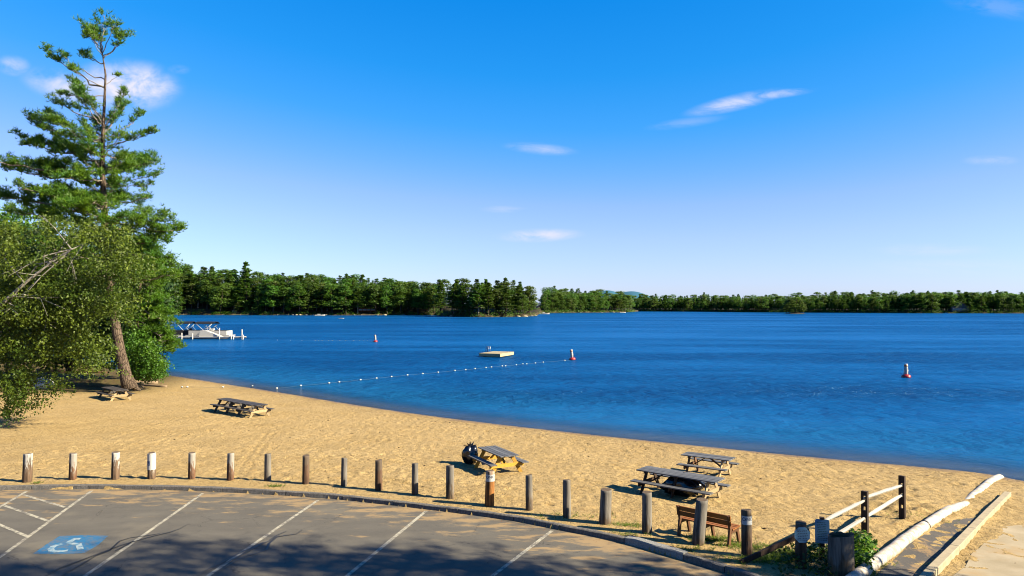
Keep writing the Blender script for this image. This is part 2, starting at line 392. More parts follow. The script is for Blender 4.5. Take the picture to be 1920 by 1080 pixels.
mg = t.n.new('ShaderNodeMixShader'); t.l.new(t.math('MULTIPLY', fr.outputs[0], t.math('SUBTRACT', 1, t.step(dp, -.15, .72))), mg.inputs[0])
t.l.new(mx.outputs[0], mg.inputs[1]); t.l.new(gl.outputs[0], mg.inputs[2]); t.l.new(mg.outputs[0], t.out.inputs[0]); M['water'] = t.m

M['forest_floor'] = m_plain('forest_floor', (.05, .045, .02), .95, .1, .5, scale=.3)
M['bank'] = m_plain('bank_rock', (.10, .08, .045), .95, .1, .5, scale=.6)
M['hill'] = m_plain('hill', (.07, .24, .38), .95, .1, .2, scale=.004)  # blue of the distant haze put into the hills' own colour
M['top_wood'] = m_wood('weathered_grey_boards', (.10, .105, .115), (.30, .31, .32), 'x', .62)
M['dark_wood'] = m_wood('dark_weathered_boards', (.055, .05, .05), (.16, .145, .135), 'x', .65)
M['brown_wood'] = m_wood('brown_timber', (.12, .055, .025), (.26, .13, .06), 'x', .8)
M['dark_brown'] = m_wood('dark_brown_timber', (.035, .02, .012), (.10, .055, .035), 'x', .8)
M['pale_wood'] = m_wood('pale_timber', (.50, .34, .17), (.72, .54, .32), 'x', .8)
M['yellow_wood'] = m_wood('yellow_timber', (.62, .32, .03), (.86, .52, .08), 'x', .75)
M['bench_wood'] = m_wood('orange_brown_slats', (.30, .10, .02), (.54, .21, .04), 'x', .6)
M['bench_frame'] = m_wood('bench_frame_wood', (.13, .055, .022), (.24, .11, .05), 'z', .6)
M['white_rail'] = m_wood('white_painted_rail', (.50, .46, .40), (.82, .80, .75), 'x', .7, weather=(.70, .68, .62))
M['fence_post'] = m_wood('dark_fence_post', (.03, .018, .012), (.09, .05, .035), 'z', .8)
M['raft_wood'] = m_wood('raft_boards', (.62, .50, .28), (.80, .68, .42), 'x', .7)
def m_post(name, grey, brown, white, lvl, wamt):
    t = NT(name); z = t.xyz()[2]
    g = t.noise(1, 7, .65, t.vec('Object', (14, 14, 1)), .6); n = t.noise(1, 4, .6, t.vec('Object', (7, 7, 2.2)))
    r = t.objrand(); z = t.math('ADD', z, t.math('MULTIPLY', t.math('SUBTRACT', r, .5), .24))
    c = t.mix(t.ramp(g, [(.36, 0.), (.62, 1.)]), tuple(q*.35 for q in grey), grey)
    low = t.math('SUBTRACT', 1, t.step(t.math('ADD', z, t.math('MULTIPLY', t.math('SUBTRACT', n, .5), 1.7)), lvl-.2, lvl+.18))
    c = t.mix(t.math('MULTIPLY', low, .85), c, t.mix(t.ramp(g, [(.36, 0.), (.62, 1.)]), tuple(q*.3 for q in brown), tuple(q*1.35 for q in brown)))
    up = t.step(t.math('ADD', z, t.math('MULTIPLY', t.math('SUBTRACT', n, .5), 1.5)), lvl-.04, lvl+.06)
    c = t.mix(t.math('MULTIPLY', t.math('MULTIPLY', up, wamt), t.step(g, .40, .50)), c, white)
    t.prin(c, .85, .2, t.bump(g, .8, .02)); return t.m
GREY = (.31, .285, .25)
M['post_white'] = m_post('post_painted_top', (.36, .32, .27), (.19, .11, .06), (.78, .75, .70), .52, .85)
M['post_rust'] = m_post('post_faded_top', (.30, .26, .21), (.20, .085, .035), (.66, .62, .56), .52, .6)
M['post_grey'] = m_post('post_grey', GREY, (.20, .13, .07), (.5, .46, .4), .3, .1)
M['post_brown'] = m_post('post_brown', (.20, .15, .11), (.15, .08, .045), (.5, .4, .3), .55, .1)
M['post_orange'] = m_post('post_orange', (.55, .28, .10), (.48, .20, .05), (.75, .68, .6), .8, .5)
M['end_grain'] = m_plain('end_grain', (.20, .15, .11), .9, .1, .4, scale=30)
M['white'] = m_plain('white_paint', (.78, .78, .76), .5, .4, .05)
t = NT('white_pipe_paint'); n = t.noise(5, 6, .7); n2 = t.noise(1.1, 4, .6)
t.prin(t.mix(t.math('MULTIPLY', t.step(t.math('ADD', n, t.math('MULTIPLY', n2, .4)), .62, .86), .8), (.80, .77, .70), (.48, .34, .18)), .6, .35, t.bump(n, .3, .02)); M['pipe'] = t.m
M['cream'] = m_plain('cream_concrete', (.62, .53, .36), .85, .2, .18, scale=4)
M['sign_white'] = m_plain('sign_white', (.72, .76, .80), .45, .4, .05)
M['sign_blue'] = m_plain('sign_blue', (.02, .10, .32), .4, .4, .05)
M['sign_ink'] = m_plain('sign_ink', (.02, .035, .10), .5, .3, .05)
M['sign_green'] = m_plain('sign_green', (.03, .14, .16), .5, .3, .05)
M['sign_shade_tint'] = m_plain('sign_white_shaded', (.17, .42, .66), .45, .4, .06)  # white sign face with its bluish shade put into the colour
M['black'] = m_plain('black_plastic', (.008, .008, .010), .35, .5, .3)
M['black_cloth'] = m_plain('black_canvas', (.012, .014, .02), .7, .3, .3)
M['metal'] = m_plain('aluminium', (.70, .72, .74), .35, .5, .05, .6)
M['red'] = m_plain('red_buoy', (.62, .02, .02), .4, .5, .1)
M['orange'] = m_plain('orange_band', (.75, .2, .03), .4, .5, .1)
M['rope'] = m_plain('rope', (.12, .2, .26), .8, .2, .1)
M['bag'] = m_plain('black_bag', (.008, .010, .018), .25, .6, .2)
M['birch_bark'] = NT('birch_bark').m
t = NT('pale_bark'); n = t.noise(1, 5, .7, t.vec('Object', (3, 3, 9)))
t.prin(t.mix(t.step(n, .56, .66), (.62, .58, .50), (.10, .08, .06)), .8, .2, t.bump(n, .4, .02)); M['birch_bark'] = t.m
t = NT('pine_bark'); n = t.noise(1, 6, .7, t.vec('Object', (6, 6, 1.6)), .8); n2 = t.voro(1, t.vec('Object', (7, 7, 1.8)), 'DISTANCE_TO_EDGE')
c = t.mix(t.ramp(n, [(.3, 0.), (.7, 1.)]), (.10, .07, .05), (.34, .26, .19)); c = t.mix(t.step(n2, .12, .02), c, (.05, .035, .028))
t.prin(c, .95, .15, t.bump(t.math('ADD', n, t.math('MINIMUM', n2, .2)), 1., .06)); M['bark'] = t.m
M['pale_limb'] = m_plain('pale_limb_bark', (.42, .36, .28), .9, .15, .3, scale=3)
M['far_bark'] = m_plain('far_bark', (.13, .10, .08), .95, .1, .4, scale=.6)
M['driftwood'] = m_wood('driftwood', (.22, .14, .08), (.60, .46, .30), 'x', .9)
M['log'] = m_wood('brown_log', (.10, .055, .03), (.24, .15, .08), 'x', .9)
M['needles'] = m_leaf('pine_needles', (.060, .125, .010), (.32, .43, .014), (.10, .22, .018), .34, scale=.5)
M['needles_y'] = m_leaf('yellow_green_needles', (.08, .15, .008), (.24, .33, .012), (.12, .25, .012), .35, scale=.5)
M['leaves'] = m_leaf('small_leaves', (.035, .055, .008), (.36, .36, .035), (.10, .14, .012), .34, scale=.45)
M['leaves_b'] = m_leaf('bright_leaves', (.045, .11, .010), (.25, .38, .03), (.10, .22, .015), .35, scale=.5)
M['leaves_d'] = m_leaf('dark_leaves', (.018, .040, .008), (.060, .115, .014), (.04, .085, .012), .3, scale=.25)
M['far_a'] = m_leaf('far_pine_green', (.034, .078, .010), (.14, .21, .014), (.075, .15, .012), .28, scale=.10)
M['far_b'] = m_leaf('far_leaf_green', (.045, .10, .008), (.17, .27, .016), (.10, .19, .012), .3, scale=.10)
M['far_c'] = m_leaf('far_olive_green', (.06, .085, .012), (.20, .24, .022), (.12, .16, .015), .3, scale=.10)
M['grass'] = m_leaf('grass_blades', (.10, .14, .015), (.36, .34, .05), (.20, .26, .02), .35, scale=1.2)
M['roof'] = m_plain('roof_grey', (.14, .13, .13), .9, .2, .2)
M['red_brown'] = m_plain('red_brown_siding', (.26, .07, .03), .8, .2, .2)
M['grey_siding'] = m_plain('grey_siding', (.16, .15, .17), .8, .2, .2)
M['dark_glass'] = m_plain('dark_glass', (.02, .04, .05), .15, .6, .1)
M['teal_glass'] = m_plain('window_blue', (.04, .16, .24), .15, .6, .1)
M['yellow'] = m_plain('yellow_plastic', (.80, .36, .02), .4, .4, .1)
M['teal'] = m_plain('teal_plastic', (.02, .36, .25), .4, .4, .1)

# ------------------------------------------------------------------ the lie of the land
WZ = -.9
SHORE = [(90, 8), (50, 19), (30, 25.2), (23, 28.0), (20.5, 29.6), (20.0, 31.2), (17.3, 32.7), (13.5, 34.7), (6.7, 38.8), (-1.9, 44.5), (-9.5, 50.7), (-18.9, 59.9),
         (-25.5, 66), (-34.7, 74.6), (-46, 83), (-62, 100), (-84, 128), (-104, 170), (-135, 240), (-185, 380), (-225, 470)]
POSTL = [(90, -2), (30, 10), (14, 14.5), (9, 16.4), (6.8, 17.6), (5.78, 18.4), (4.84, 19.25), (3.66, 20.2), (2.6, 21.0), (1.6, 21.6), (.5, 22.4), (-.7, 22.95), (-2, 23.7), (-3.2, 24.2), (-4.5, 24.8), (-5.7, 25.3),
         (-7.1, 25.7), (-8.6, 26.1), (-10, 26.2), (-12, 26.35), (-14, 26.3), (-17, 26.0), (-22, 25.4), (-30, 24), (-60, 18), (-200, -10)]
def smooth_poly(P, n):
    P = np.array(P, float)
    for _ in range(n):
        Q = P[:-1]*.75+P[1:]*.25; S = P[:-1]*.25+P[1:]*.75
        P = np.concatenate([P[:1], np.stack([Q, S], 1).reshape(-1, 2), P[-1:]])
    return P
SH = smooth_poly(SHORE, 2); PL = smooth_poly(POSTL, 1)
def pdist(X, Y, P):
    d = np.full(X.shape, 1e9)
    for a, b in zip(P[:-1], P[1:]):
        ab = b-a; L = (ab**2).sum()
        t = np.clip(((X-a[0])*ab[0]+(Y-a[1])*ab[1])/L, 0, 1)
        d = np.minimum(d, (X-a[0]-t*ab[0])**2+(Y-a[1]-t*ab[1])**2)
    return np.sqrt(d)
def inside(X, Y, P):
    r = np.zeros(X.shape, bool); n = len(P)
    for i in range(n):
        x1, y1 = P[i]; x2, y2 = P[(i+1) % n]
        if y1 == y2: continue
        c = ((y1 > Y) != (y2 > Y)) & (X < (x2-x1)*(Y-y1)/(y2-y1)+x1)
        r ^= c
    return r
LAND = np.concatenate([SH, [(-900, 470), (-900, -900), (900, -900), (900, -100)]])
LOTSIDE = np.concatenate([PL, [(-900, -100), (-900, -900), (900, -900), (900, -100)]])
def gz(X, Y, full=False):
    X = np.atleast_1d(np.asarray(X, float)); Y = np.atleast_1d(np.asarray(Y, float))
    ds = pdist(X, Y, SH); dp = pdist(X, Y, PL)
    land = inside(X, Y, LAND); lot = inside(X, Y, LOTSIDE)
    und = .028*np.sin(X*1.1+.6*np.sin(Y*.7))*np.cos(Y*.9+X*.25)+.016*np.sin(X*2.7+Y*1.3)*np.sin(Y*2.2-X*.6)
    z = np.where(land, np.where(lot, 0, WZ*dp/(dp+ds+1e-6)), WZ-.085*ds)
    z = np.maximum(z, -4)
    wgt = np.clip(ds/2.5, 0, 1)*np.clip(dp/1.5, 0, 1)*np.where(land & ~lot, 1, 0)
    # the churned heap of sand beside the pipe
    heap = .16*np.exp(-(((X-12.6)/1.6)**2+((Y-23.6)/2.2)**2))
    z = z+und*wgt+heap*np.where(land, 1, 0)
    if full: return z, ds, dp, land, lot
    return z
def g1(x, y): return float(gz(x, y)[0])
def gp(px, py):
    z = -.2
    for _ in range(6):
        x, y = un(px, py, z); z = g1(x, y)
    return x, y, z

KB = [(-60, 924), (0, 919), (100, 917.5), (172, 917), (300, 918.5), (430, 923), (600, 933.5), (640, 937), (800, 955), (960, 975.5), (1030, 990), (1160, 1015), (1275, 1049), (1350, 1071), (1420, 1094), (1500, 1122)]
KERB = [un(px, py, -.10) for px, py in KB]
LOT = [(-90, 17), (-40, 23.2)]+KERB+[(9.5, 12.5), (10.5, 4), (12, -6), (12, -30), (-90, -30)]
LOTA = np.array(LOT)

def axis(segs):
    out = []
    for a, b, s in segs: out += list(np.linspace(a, b, max(2, int(round((b-a)/s))+1))[:-1])
    out.append(segs[-1][1]); return np.array(out)
xs = axis([(-900, -300, 60), (-300, -80, 10), (-80, -36, 1.2), (-36, -22, .3), (-22, 22, .11), (22, 34, .4), (34, 90, 4), (90, 900, 60)])
ys = axis([(-600, -40, 50), (-40, 14, 3), (14, 33, .11), (33, 60, .22), (60, 80, .5), (80, 130, 1.5), (130, 480, 10), (480, 1300, 80)])
X, Y = np.meshgrid(xs, ys); z, ds, dp, land, lot = gz(X.ravel(), Y.ravel(), True)
inlot = inside(X.ravel(), Y.ravel(), LOTA)
z = np.where(inlot, -.35, z)
fine = np.zeros(len(z))
# fine relief: scattered foot dimples baked into the sand sheet
nx, ny = len(xs), len(ys)
Zg = z.reshape(ny, nx).copy()
okf = (land & ~lot & ~inlot & (ds > 1.2)).reshape(ny, nx)
frac = rng.random((4200, 2))
for u_, v_ in frac:
    cx = -20+u_*40; cy = 18+v_*30
    i0, i1 = np.searchsorted(xs, (cx-.45, cx+.45)); j0, j1 = np.searchsorted(ys, (cy-.45, cy+.45))
    if i1 <= i0 or j1 <= j0: continue
    sxx = xs[i0:i1][None, :]-cx; syy = ys[j0:j1][:, None]-cy
    r2 = (sxx/.13)**2+(syy/.19)**2
    Zg[j0:j1, i0:i1] += np.where(okf[j0:j1, i0:i1], -.035*np.exp(-r2)+.012*np.exp(-(np.sqrt(r2)-1.7)**2*2), 0)
# deeper churn in the heap
hm = np.exp(-(((X-12.4)/1.9)**2+((Y-23.4)/2.6)**2))
Zg += np.where(okf, hm*.085*np.sin(X*7+np.sin(Y*5))*np.sin(Y*6+X*1.5), 0)
def furrow(pxl, w, d):
    P = [gp(*q)[:2] for q in pxl]; Q = smooth_poly(P, 2); x0, y0 = Q.min(0)-.5; x1, y1 = Q.max(0)+.5
    i0, i1 = np.searchsorted(xs, (x0, x1)); j0, j1 = np.searchsorted(ys, (y0, y1)); dd = pdist(X[j0:j1, i0:i1], Y[j0:j1, i0:i1], Q)
    Zg[j0:j1, i0:i1] += np.where(okf[j0:j1, i0:i1], -d*np.exp(-(dd/w)**2)+d*.45*np.exp(-((dd-w*1.9)/w)**2), 0)
for pl_ in ([(500, 812), (480, 838), (455, 872), (440, 898)], [(512, 812), (492, 838), (468, 874), (452, 899)], [(560, 808), (640, 826), (700, 828), (760, 818)], [(640, 836), (720, 826), (800, 820)], [(930, 812), (1080, 826), (1240, 842), (1400, 868)], [(1360, 868), (1500, 888), (1600, 905)], [(620, 880), (760, 905), (860, 930)], [(1010, 900), (1090, 915), (1170, 930)]):
    furrow(pl_, .09, .035)
z = Zg.ravel()
idx = np.arange(nx*ny).reshape(ny, nx)
fq = np.stack([idx[:-1, :-1], idx[:-1, 1:], idx[1:, 1:], idx[1:, :-1]], -1).reshape(-1, 4)
me = mesh_np('sand', np.stack([X.ravel(), Y.ravel(), z], 1), fq, M['sand'], True)
a = me.attributes.new('shore', 'FLOAT', 'POINT'); a.data.foreach_set('value', np.where(land, ds, -ds).astype(np.float32))
bk = np.clip((-27.5-X.ravel()+ (Y.ravel()-60)*-.15)/4, 0, 1)*np.clip((Y.ravel()-56)/3, 0, 1)
a = me.attributes.new('bank', 'FLOAT', 'POINT'); a.data.foreach_set('value', bk.astype(np.float32))
obj('sand', me, kind='structure')

# water sheet
xw = axis([(-1500, -300, 100), (-300, -60, 8), (-60, 30, .8), (30, 120, 6), (120, 1500, 100)])
yw = axis([(12, 24, 4), (24, 90, .8), (90, 200, 5), (200, 900, 40), (900, 2500, 400)])
Xw, Yw = np.meshgrid(xw, yw); _, dsw, _, lw, _ = gz(Xw.ravel(), Yw.ravel(), True)
iw = np.arange(len(xw)*len(yw)).reshape(len(yw), len(xw))
fw = np.stack([iw[:-1, :-1], iw[:-1, 1:], iw[1:, 1:], iw[1:, :-1]], -1).reshape(-1, 4)
me = mesh_np('water', np.stack([Xw.ravel(), Yw.ravel(), np.full(Xw.size, WZ)], 1), fw, M['water'], True)
a = me.attributes.new('depth', 'FLOAT', 'POINT'); a.data.foreach_set('value', np.where(lw, -.2, np.minimum(dsw*.14, 4)).astype(np.float32))
obj('water', me, kind='structure')

def patch(name, poly, sp, zf, mat, attr=None, **k):
    """flat-lying sheet over a polygon, following height function zf"""
    P = np.array(poly, float); n = len(P); pts = []
    for i in range(n):
        a, b = P[i], P[(i+1) % n]; m = max(1, int(np.hypot(*(b-a))/sp))
        for j in range(m): pts.append(a+(b-a)*j/m)
    ring = list(range(len(pts)))
    x0, y0 = P.min(0); x1, y1 = P.max(0)
    gx, gy = np.meshgrid(np.arange(x0, x1, sp), np.arange(y0, y1, sp)); gx = gx.ravel(); gy = gy.ravel()
    ins = inside(gx, gy, P) & (pdist(gx, gy, np.concatenate([P, P[:1]])) > sp*.4)
    pts += list(np.stack([gx[ins], gy[ins]], 1))
    vs, _, fs, *_ = delaunay_2d_cdt([Vector(p) for p in pts], [], [ring], 1, 1e-5)
    vx = np.array([v.x for v in vs]); vy = np.array([v.y for v in vs]); zz = zf(vx, vy)
    F3 = [f for f in fs if len(f) == 3]
    me = mesh_np(name, np.stack([vx, vy, zz], 1), np.array(F3), mat, True)
    if attr:
        a = me.attributes.new(attr[0], 'FLOAT', 'POINT'); a.data.foreach_set('value', attr[1](vx, vy).astype(np.float32))
    return obj(name, me, **k)
flat = lambda h: (lambda x, y: np.full(len(x), h))
KA = np.array(KERB)
patch('parking_lot', LOT, .8, flat(-.10), M['asphalt'], ('kerbdist', lambda x, y: pdist(x, y, KA)), kind='structure')

# kerb stones, each its own
kerb = empty('kerb', (0, 0, 0), kind='structure')
KS = smooth_poly(KERB, 2); seg = np.hypot(*(KS[1:]-KS[:-1]).T); cum = np.concatenate([[0], np.cumsum(seg)])
def kpt(s): return Vector((float(np.interp(s, cum, KS[:, 0])), float(np.interp(s, cum, KS[:, 1])), 0))
def kerb_s(px, py):
    x, y = un(px, py, -.1); return float(cum[np.argmin((KS[:, 0]-x)**2+(KS[:, 1]-y)**2)])
breaks = [0, 1.9]+[kerb_s(*q) for q in ((172, 917), (275, 918), (430, 923), (545, 930), (640, 937), (745, 949), (850, 961), (950, 974), (1050, 994), (1166, 1017), (1275, 1049), (1352, 1072))]+[cum[-1]-.1]
for i in range(len(breaks)-1):
    s0, s1 = breaks[i]+.012, breaks[i+1]-.012; m = 7; b = MB(); V = []
    pale = i == 11
    for j in range(m):
        s = s0+(s1-s0)*j/(m-1); p = kpt(s); tn = (kpt(s+.05)-kpt(s-.05)).normalized(); nrm = Vector((-tn.y, tn.x, 0))
        if nrm.y < 0: nrm = -nrm
        jj = lambda a=.008: random.uniform(-a, a)
        wd = .17 if not pale else .25; hi = .035 if not pale else .07
        if i >= 12: hi = .05
        for (o, zz) in ((0, -.3), (.0+jj(), -.09), (.012+jj(.012), hi-.02+jj()), (.035+jj(), hi+jj()), (wd-.02+jj(), hi+jj()), (wd, -.3)):
            V.append(p+nrm*o+Vector((0, 0, zz)))
    Fc = []
    for j in range(m-1):
        for k in range(5): Fc.append((j*6+k, j*6+k+1, (j+1)*6+k+1, (j+1)*6+k))
    Fc += [tuple(range(6)), tuple(reversed(range((m-1)*6, m*6)))]
    b.add(V, Fc, False)
    o = b.build('kerb_stone', M['pale_granite'] if pale else M['granite'], kerb)
    if pale: o['label'] = 'rough pale grey kerb stone'

# painted markings
def stripe(name, pxs, w, zz, mat, parent=None, taper=False, **k):
    P = [Vector((*un(*p, zz), zz)) for p in pxs]; b = MB(); V = []
    for i, p in enumerate(P):
        tn = (P[min(i+1, len(P)-1)]-P[max(i-1, 0)]).normalized(); nr = Vector((-tn.y, tn.x, 0))
        ww = w*(1 if not taper else (.35+.9*math.sin(math.pi*(i+.6)/(len(P)+.2)))*random.uniform(.75, 1.15))
        V += [p+nr*ww/2, p-nr*ww/2]
    b.add(V, [(2*i+1, 2*i+3, 2*i+2, 2*i) for i in range(len(P)-1)])
    return b.build(name, mat, parent, **k)
marks = empty('parking_markings', (0, 0, 0), kind='structure')
for i, pp in enumerate([((-90, 1003), (50, 921)), ((-60, 1086), (6, 1040), (172, 920)), ((42, 927), (122, 951)), ((9, 948), (91, 977)), ((-40, 967), (52, 1006)),
           ((380, 925), (258, 1011), (150, 1086)), ((596, 938), (480, 1017), (375, 1090)), ((799, 958), (648, 1082)), ((1035, 995), (915, 1086))]):
    stripe('painted_line', pp, .105, -.096+.001*(1 if i in (2, 3, 4) else 0), M['line'], marks)
blue = [un(*q, -.096) for q in ((112, 1005), (150, 1003.5), (203, 1004.5), (184, 1022), (158, 1037), (110, 1039), (62, 1038), (88, 1020))]
b = MB(); b.add([(x, y, -.096) for x, y in blue], [tuple(range(len(blue)))]); b.build('blue_square', M['blue_paint'], marks)
for st in ([(117, 1020), (108, 1021.5), (100, 1024.5), (95, 1029), (97, 1033), (106, 1034), (116, 1033), (127, 1032)], [(151, 1010), (140, 1010.5), (133, 1014), (128, 1018)], [(129, 1018.5), (140, 1019.5), (147, 1020), (149, 1025), (151, 1030)]):
    stripe('wheelchair_symbol', st, .15, -.091, M['sym_paint'], marks)
streaks = empty('dark_streaks', (0, 0, 0), kind='structure')  # thin tapering near-black strips laid over the asphalt
for st in ([(350, 984), (338, 991), (318, 998), (292, 1004), (262, 1012), (225, 1023), (180, 1040), (140, 1055), (110, 1066), (85, 1080), (70, 1095)],
           [(300, 1000), (270, 1005), (245, 1008), (225, 1014), (212, 1026), (206, 1032), (180, 1042), (150, 1060), (120, 1076), (100, 1090)],
           [(250, 1014), (240, 1021), (215, 1033)],
           [(537, 996), (518, 1004), (505, 1014), (485, 1022), (460, 1036), (430, 1052), (395, 1068), (360, 1084)],
           [(566, 994), (556, 1001), (520, 1006), (505, 1018), (500, 1030), (482, 1037), (462, 1042), (440, 1052), (400, 1078)],
           [(495, 1016), (478, 1024), (455, 1034), (430, 1047), (380, 1072)]):
    stripe('dark_streak', st, .045, -.088, M['streak_black'], streaks, taper=True)

# ramp side: gutter, concrete ramp
off = lambda h: (lambda x, y: gz(x, y)+h)
wob = lambda P, a=.12: [(x+random.uniform(-a, a), y+random.uniform(-a, a)) for x, y in P]
def gpoly(pts): return [gp(*q)[:2] for q in pts]
patch('gutter', wob(gpoly([(1640, 1082), (1672, 1052), (1706, 1022), (1735, 1000), (1762, 985), (1790, 975), (1812, 972), (1830, 972), (1795, 1010), (1768, 1040), (1744, 1068), (1730, 1084), (1690, 1110), (1620, 1110)]), .03), .3, off(.012), M['old_asphalt'], kind='structure')
RP = gpoly([(1768, 1095), (1800, 1060), (1826, 1040), (1830, 1025), (1850, 1015), (1872, 1002), (1880, 990), (1905, 985), (1960, 984), (2060, 1000), (2060, 1095), (1900, 1110)])
patch('boat_ramp', wob(RP, .10), .35, off(.014), M['concrete'], kind='structure')

# ------------------------------------------------------------------ far shore
WLINE = [(-200, 590), (250, 590), (320, 590.5), (600, 591.2), (820, 591.2), (838, 593.3), (900, 594.6), (985, 593.8), (1006, 592), (1014, 587), (1100, 586.2), (1182, 585.6), (1190, 583.8), (1300, 584.3), (1450, 585.8), (1560, 586.3), (1700, 587), (1920, 587.6), (2150, 588)]
TOPS = [(-200, 470), (250, 478), (320, 487), (400, 500), (460, 505), (520, 509), (600, 515), (680, 515), (740, 522), (790, 528), (860, 524), (945, 527), (985, 535), (1020, 537), (1100, 542), (1150, 546), (1182, 549), (1250, 552), (1400, 551), (1480, 551), (1560, 547), (1700, 546), (1800, 546), (1920, 546), (2150, 545)]
def itp(T, px): return float(np.interp(px, [q[0] for q in T], [q[1] for q in T]))
def shoreD(px): return (CAMH-WZ)*F/(itp(WLINE, px)-570)
def hillz(px):
    D = shoreD(px)+70; return max(.6, (570-itp(TOPS, px))/F*D+CAMH-16.5)
TT = [-6, -1, 0, 1.2, 3, 8, 20, 45, 80, 200, 500, 900]
def farz(px, t):
    h = hillz(px)
    if t < 0: return WZ+t*.4
    return WZ+.02+min(t, 2.5)*.45+(h+.3)*float(np.clip((t-3)/60, 0, 1))**.8
pxs = np.concatenate([np.arange(-200, 830, 12), np.arange(830, 1030, 3), np.arange(1030, 2150, 12)])
V = []
for px in pxs:
    D = shoreD(px)+1.2*math.sin(px*.21)+.8*math.sin(px*.53)
    for t_ in TT:
        Dd = D+t_; V.append(((px-960)/F*Dd, Dd, farz(px, t_)+(random.uniform(-.15, .3) if 0 < t_ < 5 else 0)))
V = np.array(V); nt = len(TT); idm = np.arange(len(V)).reshape(len(pxs), nt)
ff = np.stack([idm[:-1, :-1], idm[1:, :-1], idm[1:, 1:], idm[:-1, 1:]], -1).reshape(-1, 4)
fm = np.tile(np.array([1 if k < 5 else 0 for k in range(nt-1)]), len(pxs)-1)
obj('far_shore', mesh_np('far_shore', V, ff, [M['forest_floor'], M['bank']], True, fm), kind='structure')
# two distant hills, blue haze painted into their colour
V, Fc = [], []
def hill(cx, cy, wx, wy, h):
    n = 24; xs_, ys_ = np.meshgrid(np.linspace(-1, 1, n), np.linspace(-1, 1, n))
    zz = h*np.clip(1-(xs_**2+ys_**2), 0, 1)**1.2*(1+.1*np.sin(xs_*5+1))-3
    v = np.stack([cx+xs_.ravel()*wx, cy+ys_.ravel()*wy, zz.ravel()], 1); i_ = np.arange(n*n).reshape(n, n)
    return v, np.stack([i_[:-1, :-1], i_[:-1, 1:], i_[1:, 1:], i_[1:, :-1]], -1).reshape(-1, 4)
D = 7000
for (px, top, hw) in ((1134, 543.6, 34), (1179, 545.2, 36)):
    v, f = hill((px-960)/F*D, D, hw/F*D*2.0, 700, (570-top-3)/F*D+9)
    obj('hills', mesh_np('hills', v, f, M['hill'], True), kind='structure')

# ------------------------------------------------------------------ foliage generators
def quads(C, N, L, Wd, asp=None):
    """leaf quads: centre C, normal N (unnormalised), length L, width Wd"""
    n = len(C); N = N/np.maximum(np.linalg.norm(N, axis=1, keepdims=True), 1e-6)
    A = np.cross(N, rng.normal(size=(n, 3))); A /= np.maximum(np.linalg.norm(A, axis=1, keepdims=True), 1e-6); B = np.cross(N, A)
    L = np.broadcast_to(np.asarray(L, float).reshape(-1, 1), (n, 1)); Wd = np.broadcast_to(np.asarray(Wd, float).reshape(-1, 1), (n, 1))
    v = np.stack([C-A*L/2, C+B*Wd/2+N*Wd*.15, C+A*L/2, C-B*Wd/2+N*Wd*.15], 1).reshape(-1, 3)
    return v, np.arange(4*n).reshape(n, 4)
def tufts(C, L, w, k, up=.5):
    """needle tufts: k blades (triangles) leaving each centre"""
    n = len(C); Cc = np.repeat(C, k, 0); d = rng.normal(size=(n*k, 3)); d[:, 2] = np.abs(d[:, 2])*.6+up
    d /= np.linalg.norm(d, axis=1, keepdims=True); s = np.cross(d, rng.normal(size=(n*k, 3))); s /= np.maximum(np.linalg.norm(s, axis=1, keepdims=True), 1e-6)
    Ls = L*rng.uniform(.6, 1.2, (n*k, 1))
    v = np.stack([Cc-s*w/2, Cc+s*w/2, Cc+d*Ls+s*w*.2, Cc+d*Ls-s*w*.2], 1).reshape(-1, 3)
    return v, np.arange(4*n*k).reshape(n*k, 4)
def cat(parts):
    V, Fx, o = [], [], 0
    for v, f in parts: V.append(v); Fx.append(f+o); o += len(v)
    return np.concatenate(V), np.concatenate(Fx)

# prototypes for the far forest, height 1
def far_pine(seed, base=.22, w=.2):
    r = np.random.default_rng(seed); C = []
    nt_ = r.integers(12, 16)
    for i in range(nt_):
        h = base+(1-base)*(i+.3)/nt_; rad = w*(1-((h-base)/(1-base))**1.5*.85)*r.uniform(.7, 1.15)
        nb = 6 if i < nt_-3 else 4
        for k in range(nb):
            th = r.uniform(0, 6.28); L = rad*r.uniform(.55, 1.15); m = 26
            s = r.uniform(.15, 1, m)**.7*L; a_ = th+r.normal(0, .22, m)
            C.append(np.stack([s*np.cos(a_), s*np.sin(a_), h+s*.12+r.normal(0, .007, m)], 1))
    C.append(np.stack([r.normal(0, .012, 20), r.normal(0, .012, 20), r.uniform(.93, 1.0, 20)], 1))
    C = np.concatenate(C); N = r.normal(size=(len(C), 3)); N[:, 2] += 1.3
    return quads(C, N, r.uniform(.035, .06, len(C)), r.uniform(.022, .034, len(C)))
def far_leafy(seed, base=.15, w=.22, n=34, m=55):
    r = np.random.default_rng(seed); C = []; N = []
    for i in range(n):
        h = base+(1-base)*r.uniform(.06, .94); t_ = (h-base)/(1-base); rad = w*(.35+.65*math.sin(math.pi*min(1, t_*.9+.12))**.8)
        th = r.uniform(0, 6.28); cr = r.uniform(.05, .095); c = np.array([math.cos(th)*(rad-cr*.6)*r.uniform(.4, 1), math.sin(th)*(rad-cr*.6)*r.uniform(.4, 1), h])
        d = r.normal(size=(m, 3)); d /= np.linalg.norm(d, axis=1, keepdims=True)
        C.append(c+d*cr*r.uniform(.7, 1.1, (m, 1))*np.array([1.15, 1.15, .75])); N.append(d+r.normal(0, .5, (m, 3))+[0, 0, .4])
    C = np.concatenate(C); C[:, 2] = np.minimum(C[:, 2], 1.0)
    return quads(C, np.concatenate(N), r.uniform(.022, .042, len(C)), r.uniform(.018, .03, len(C)))
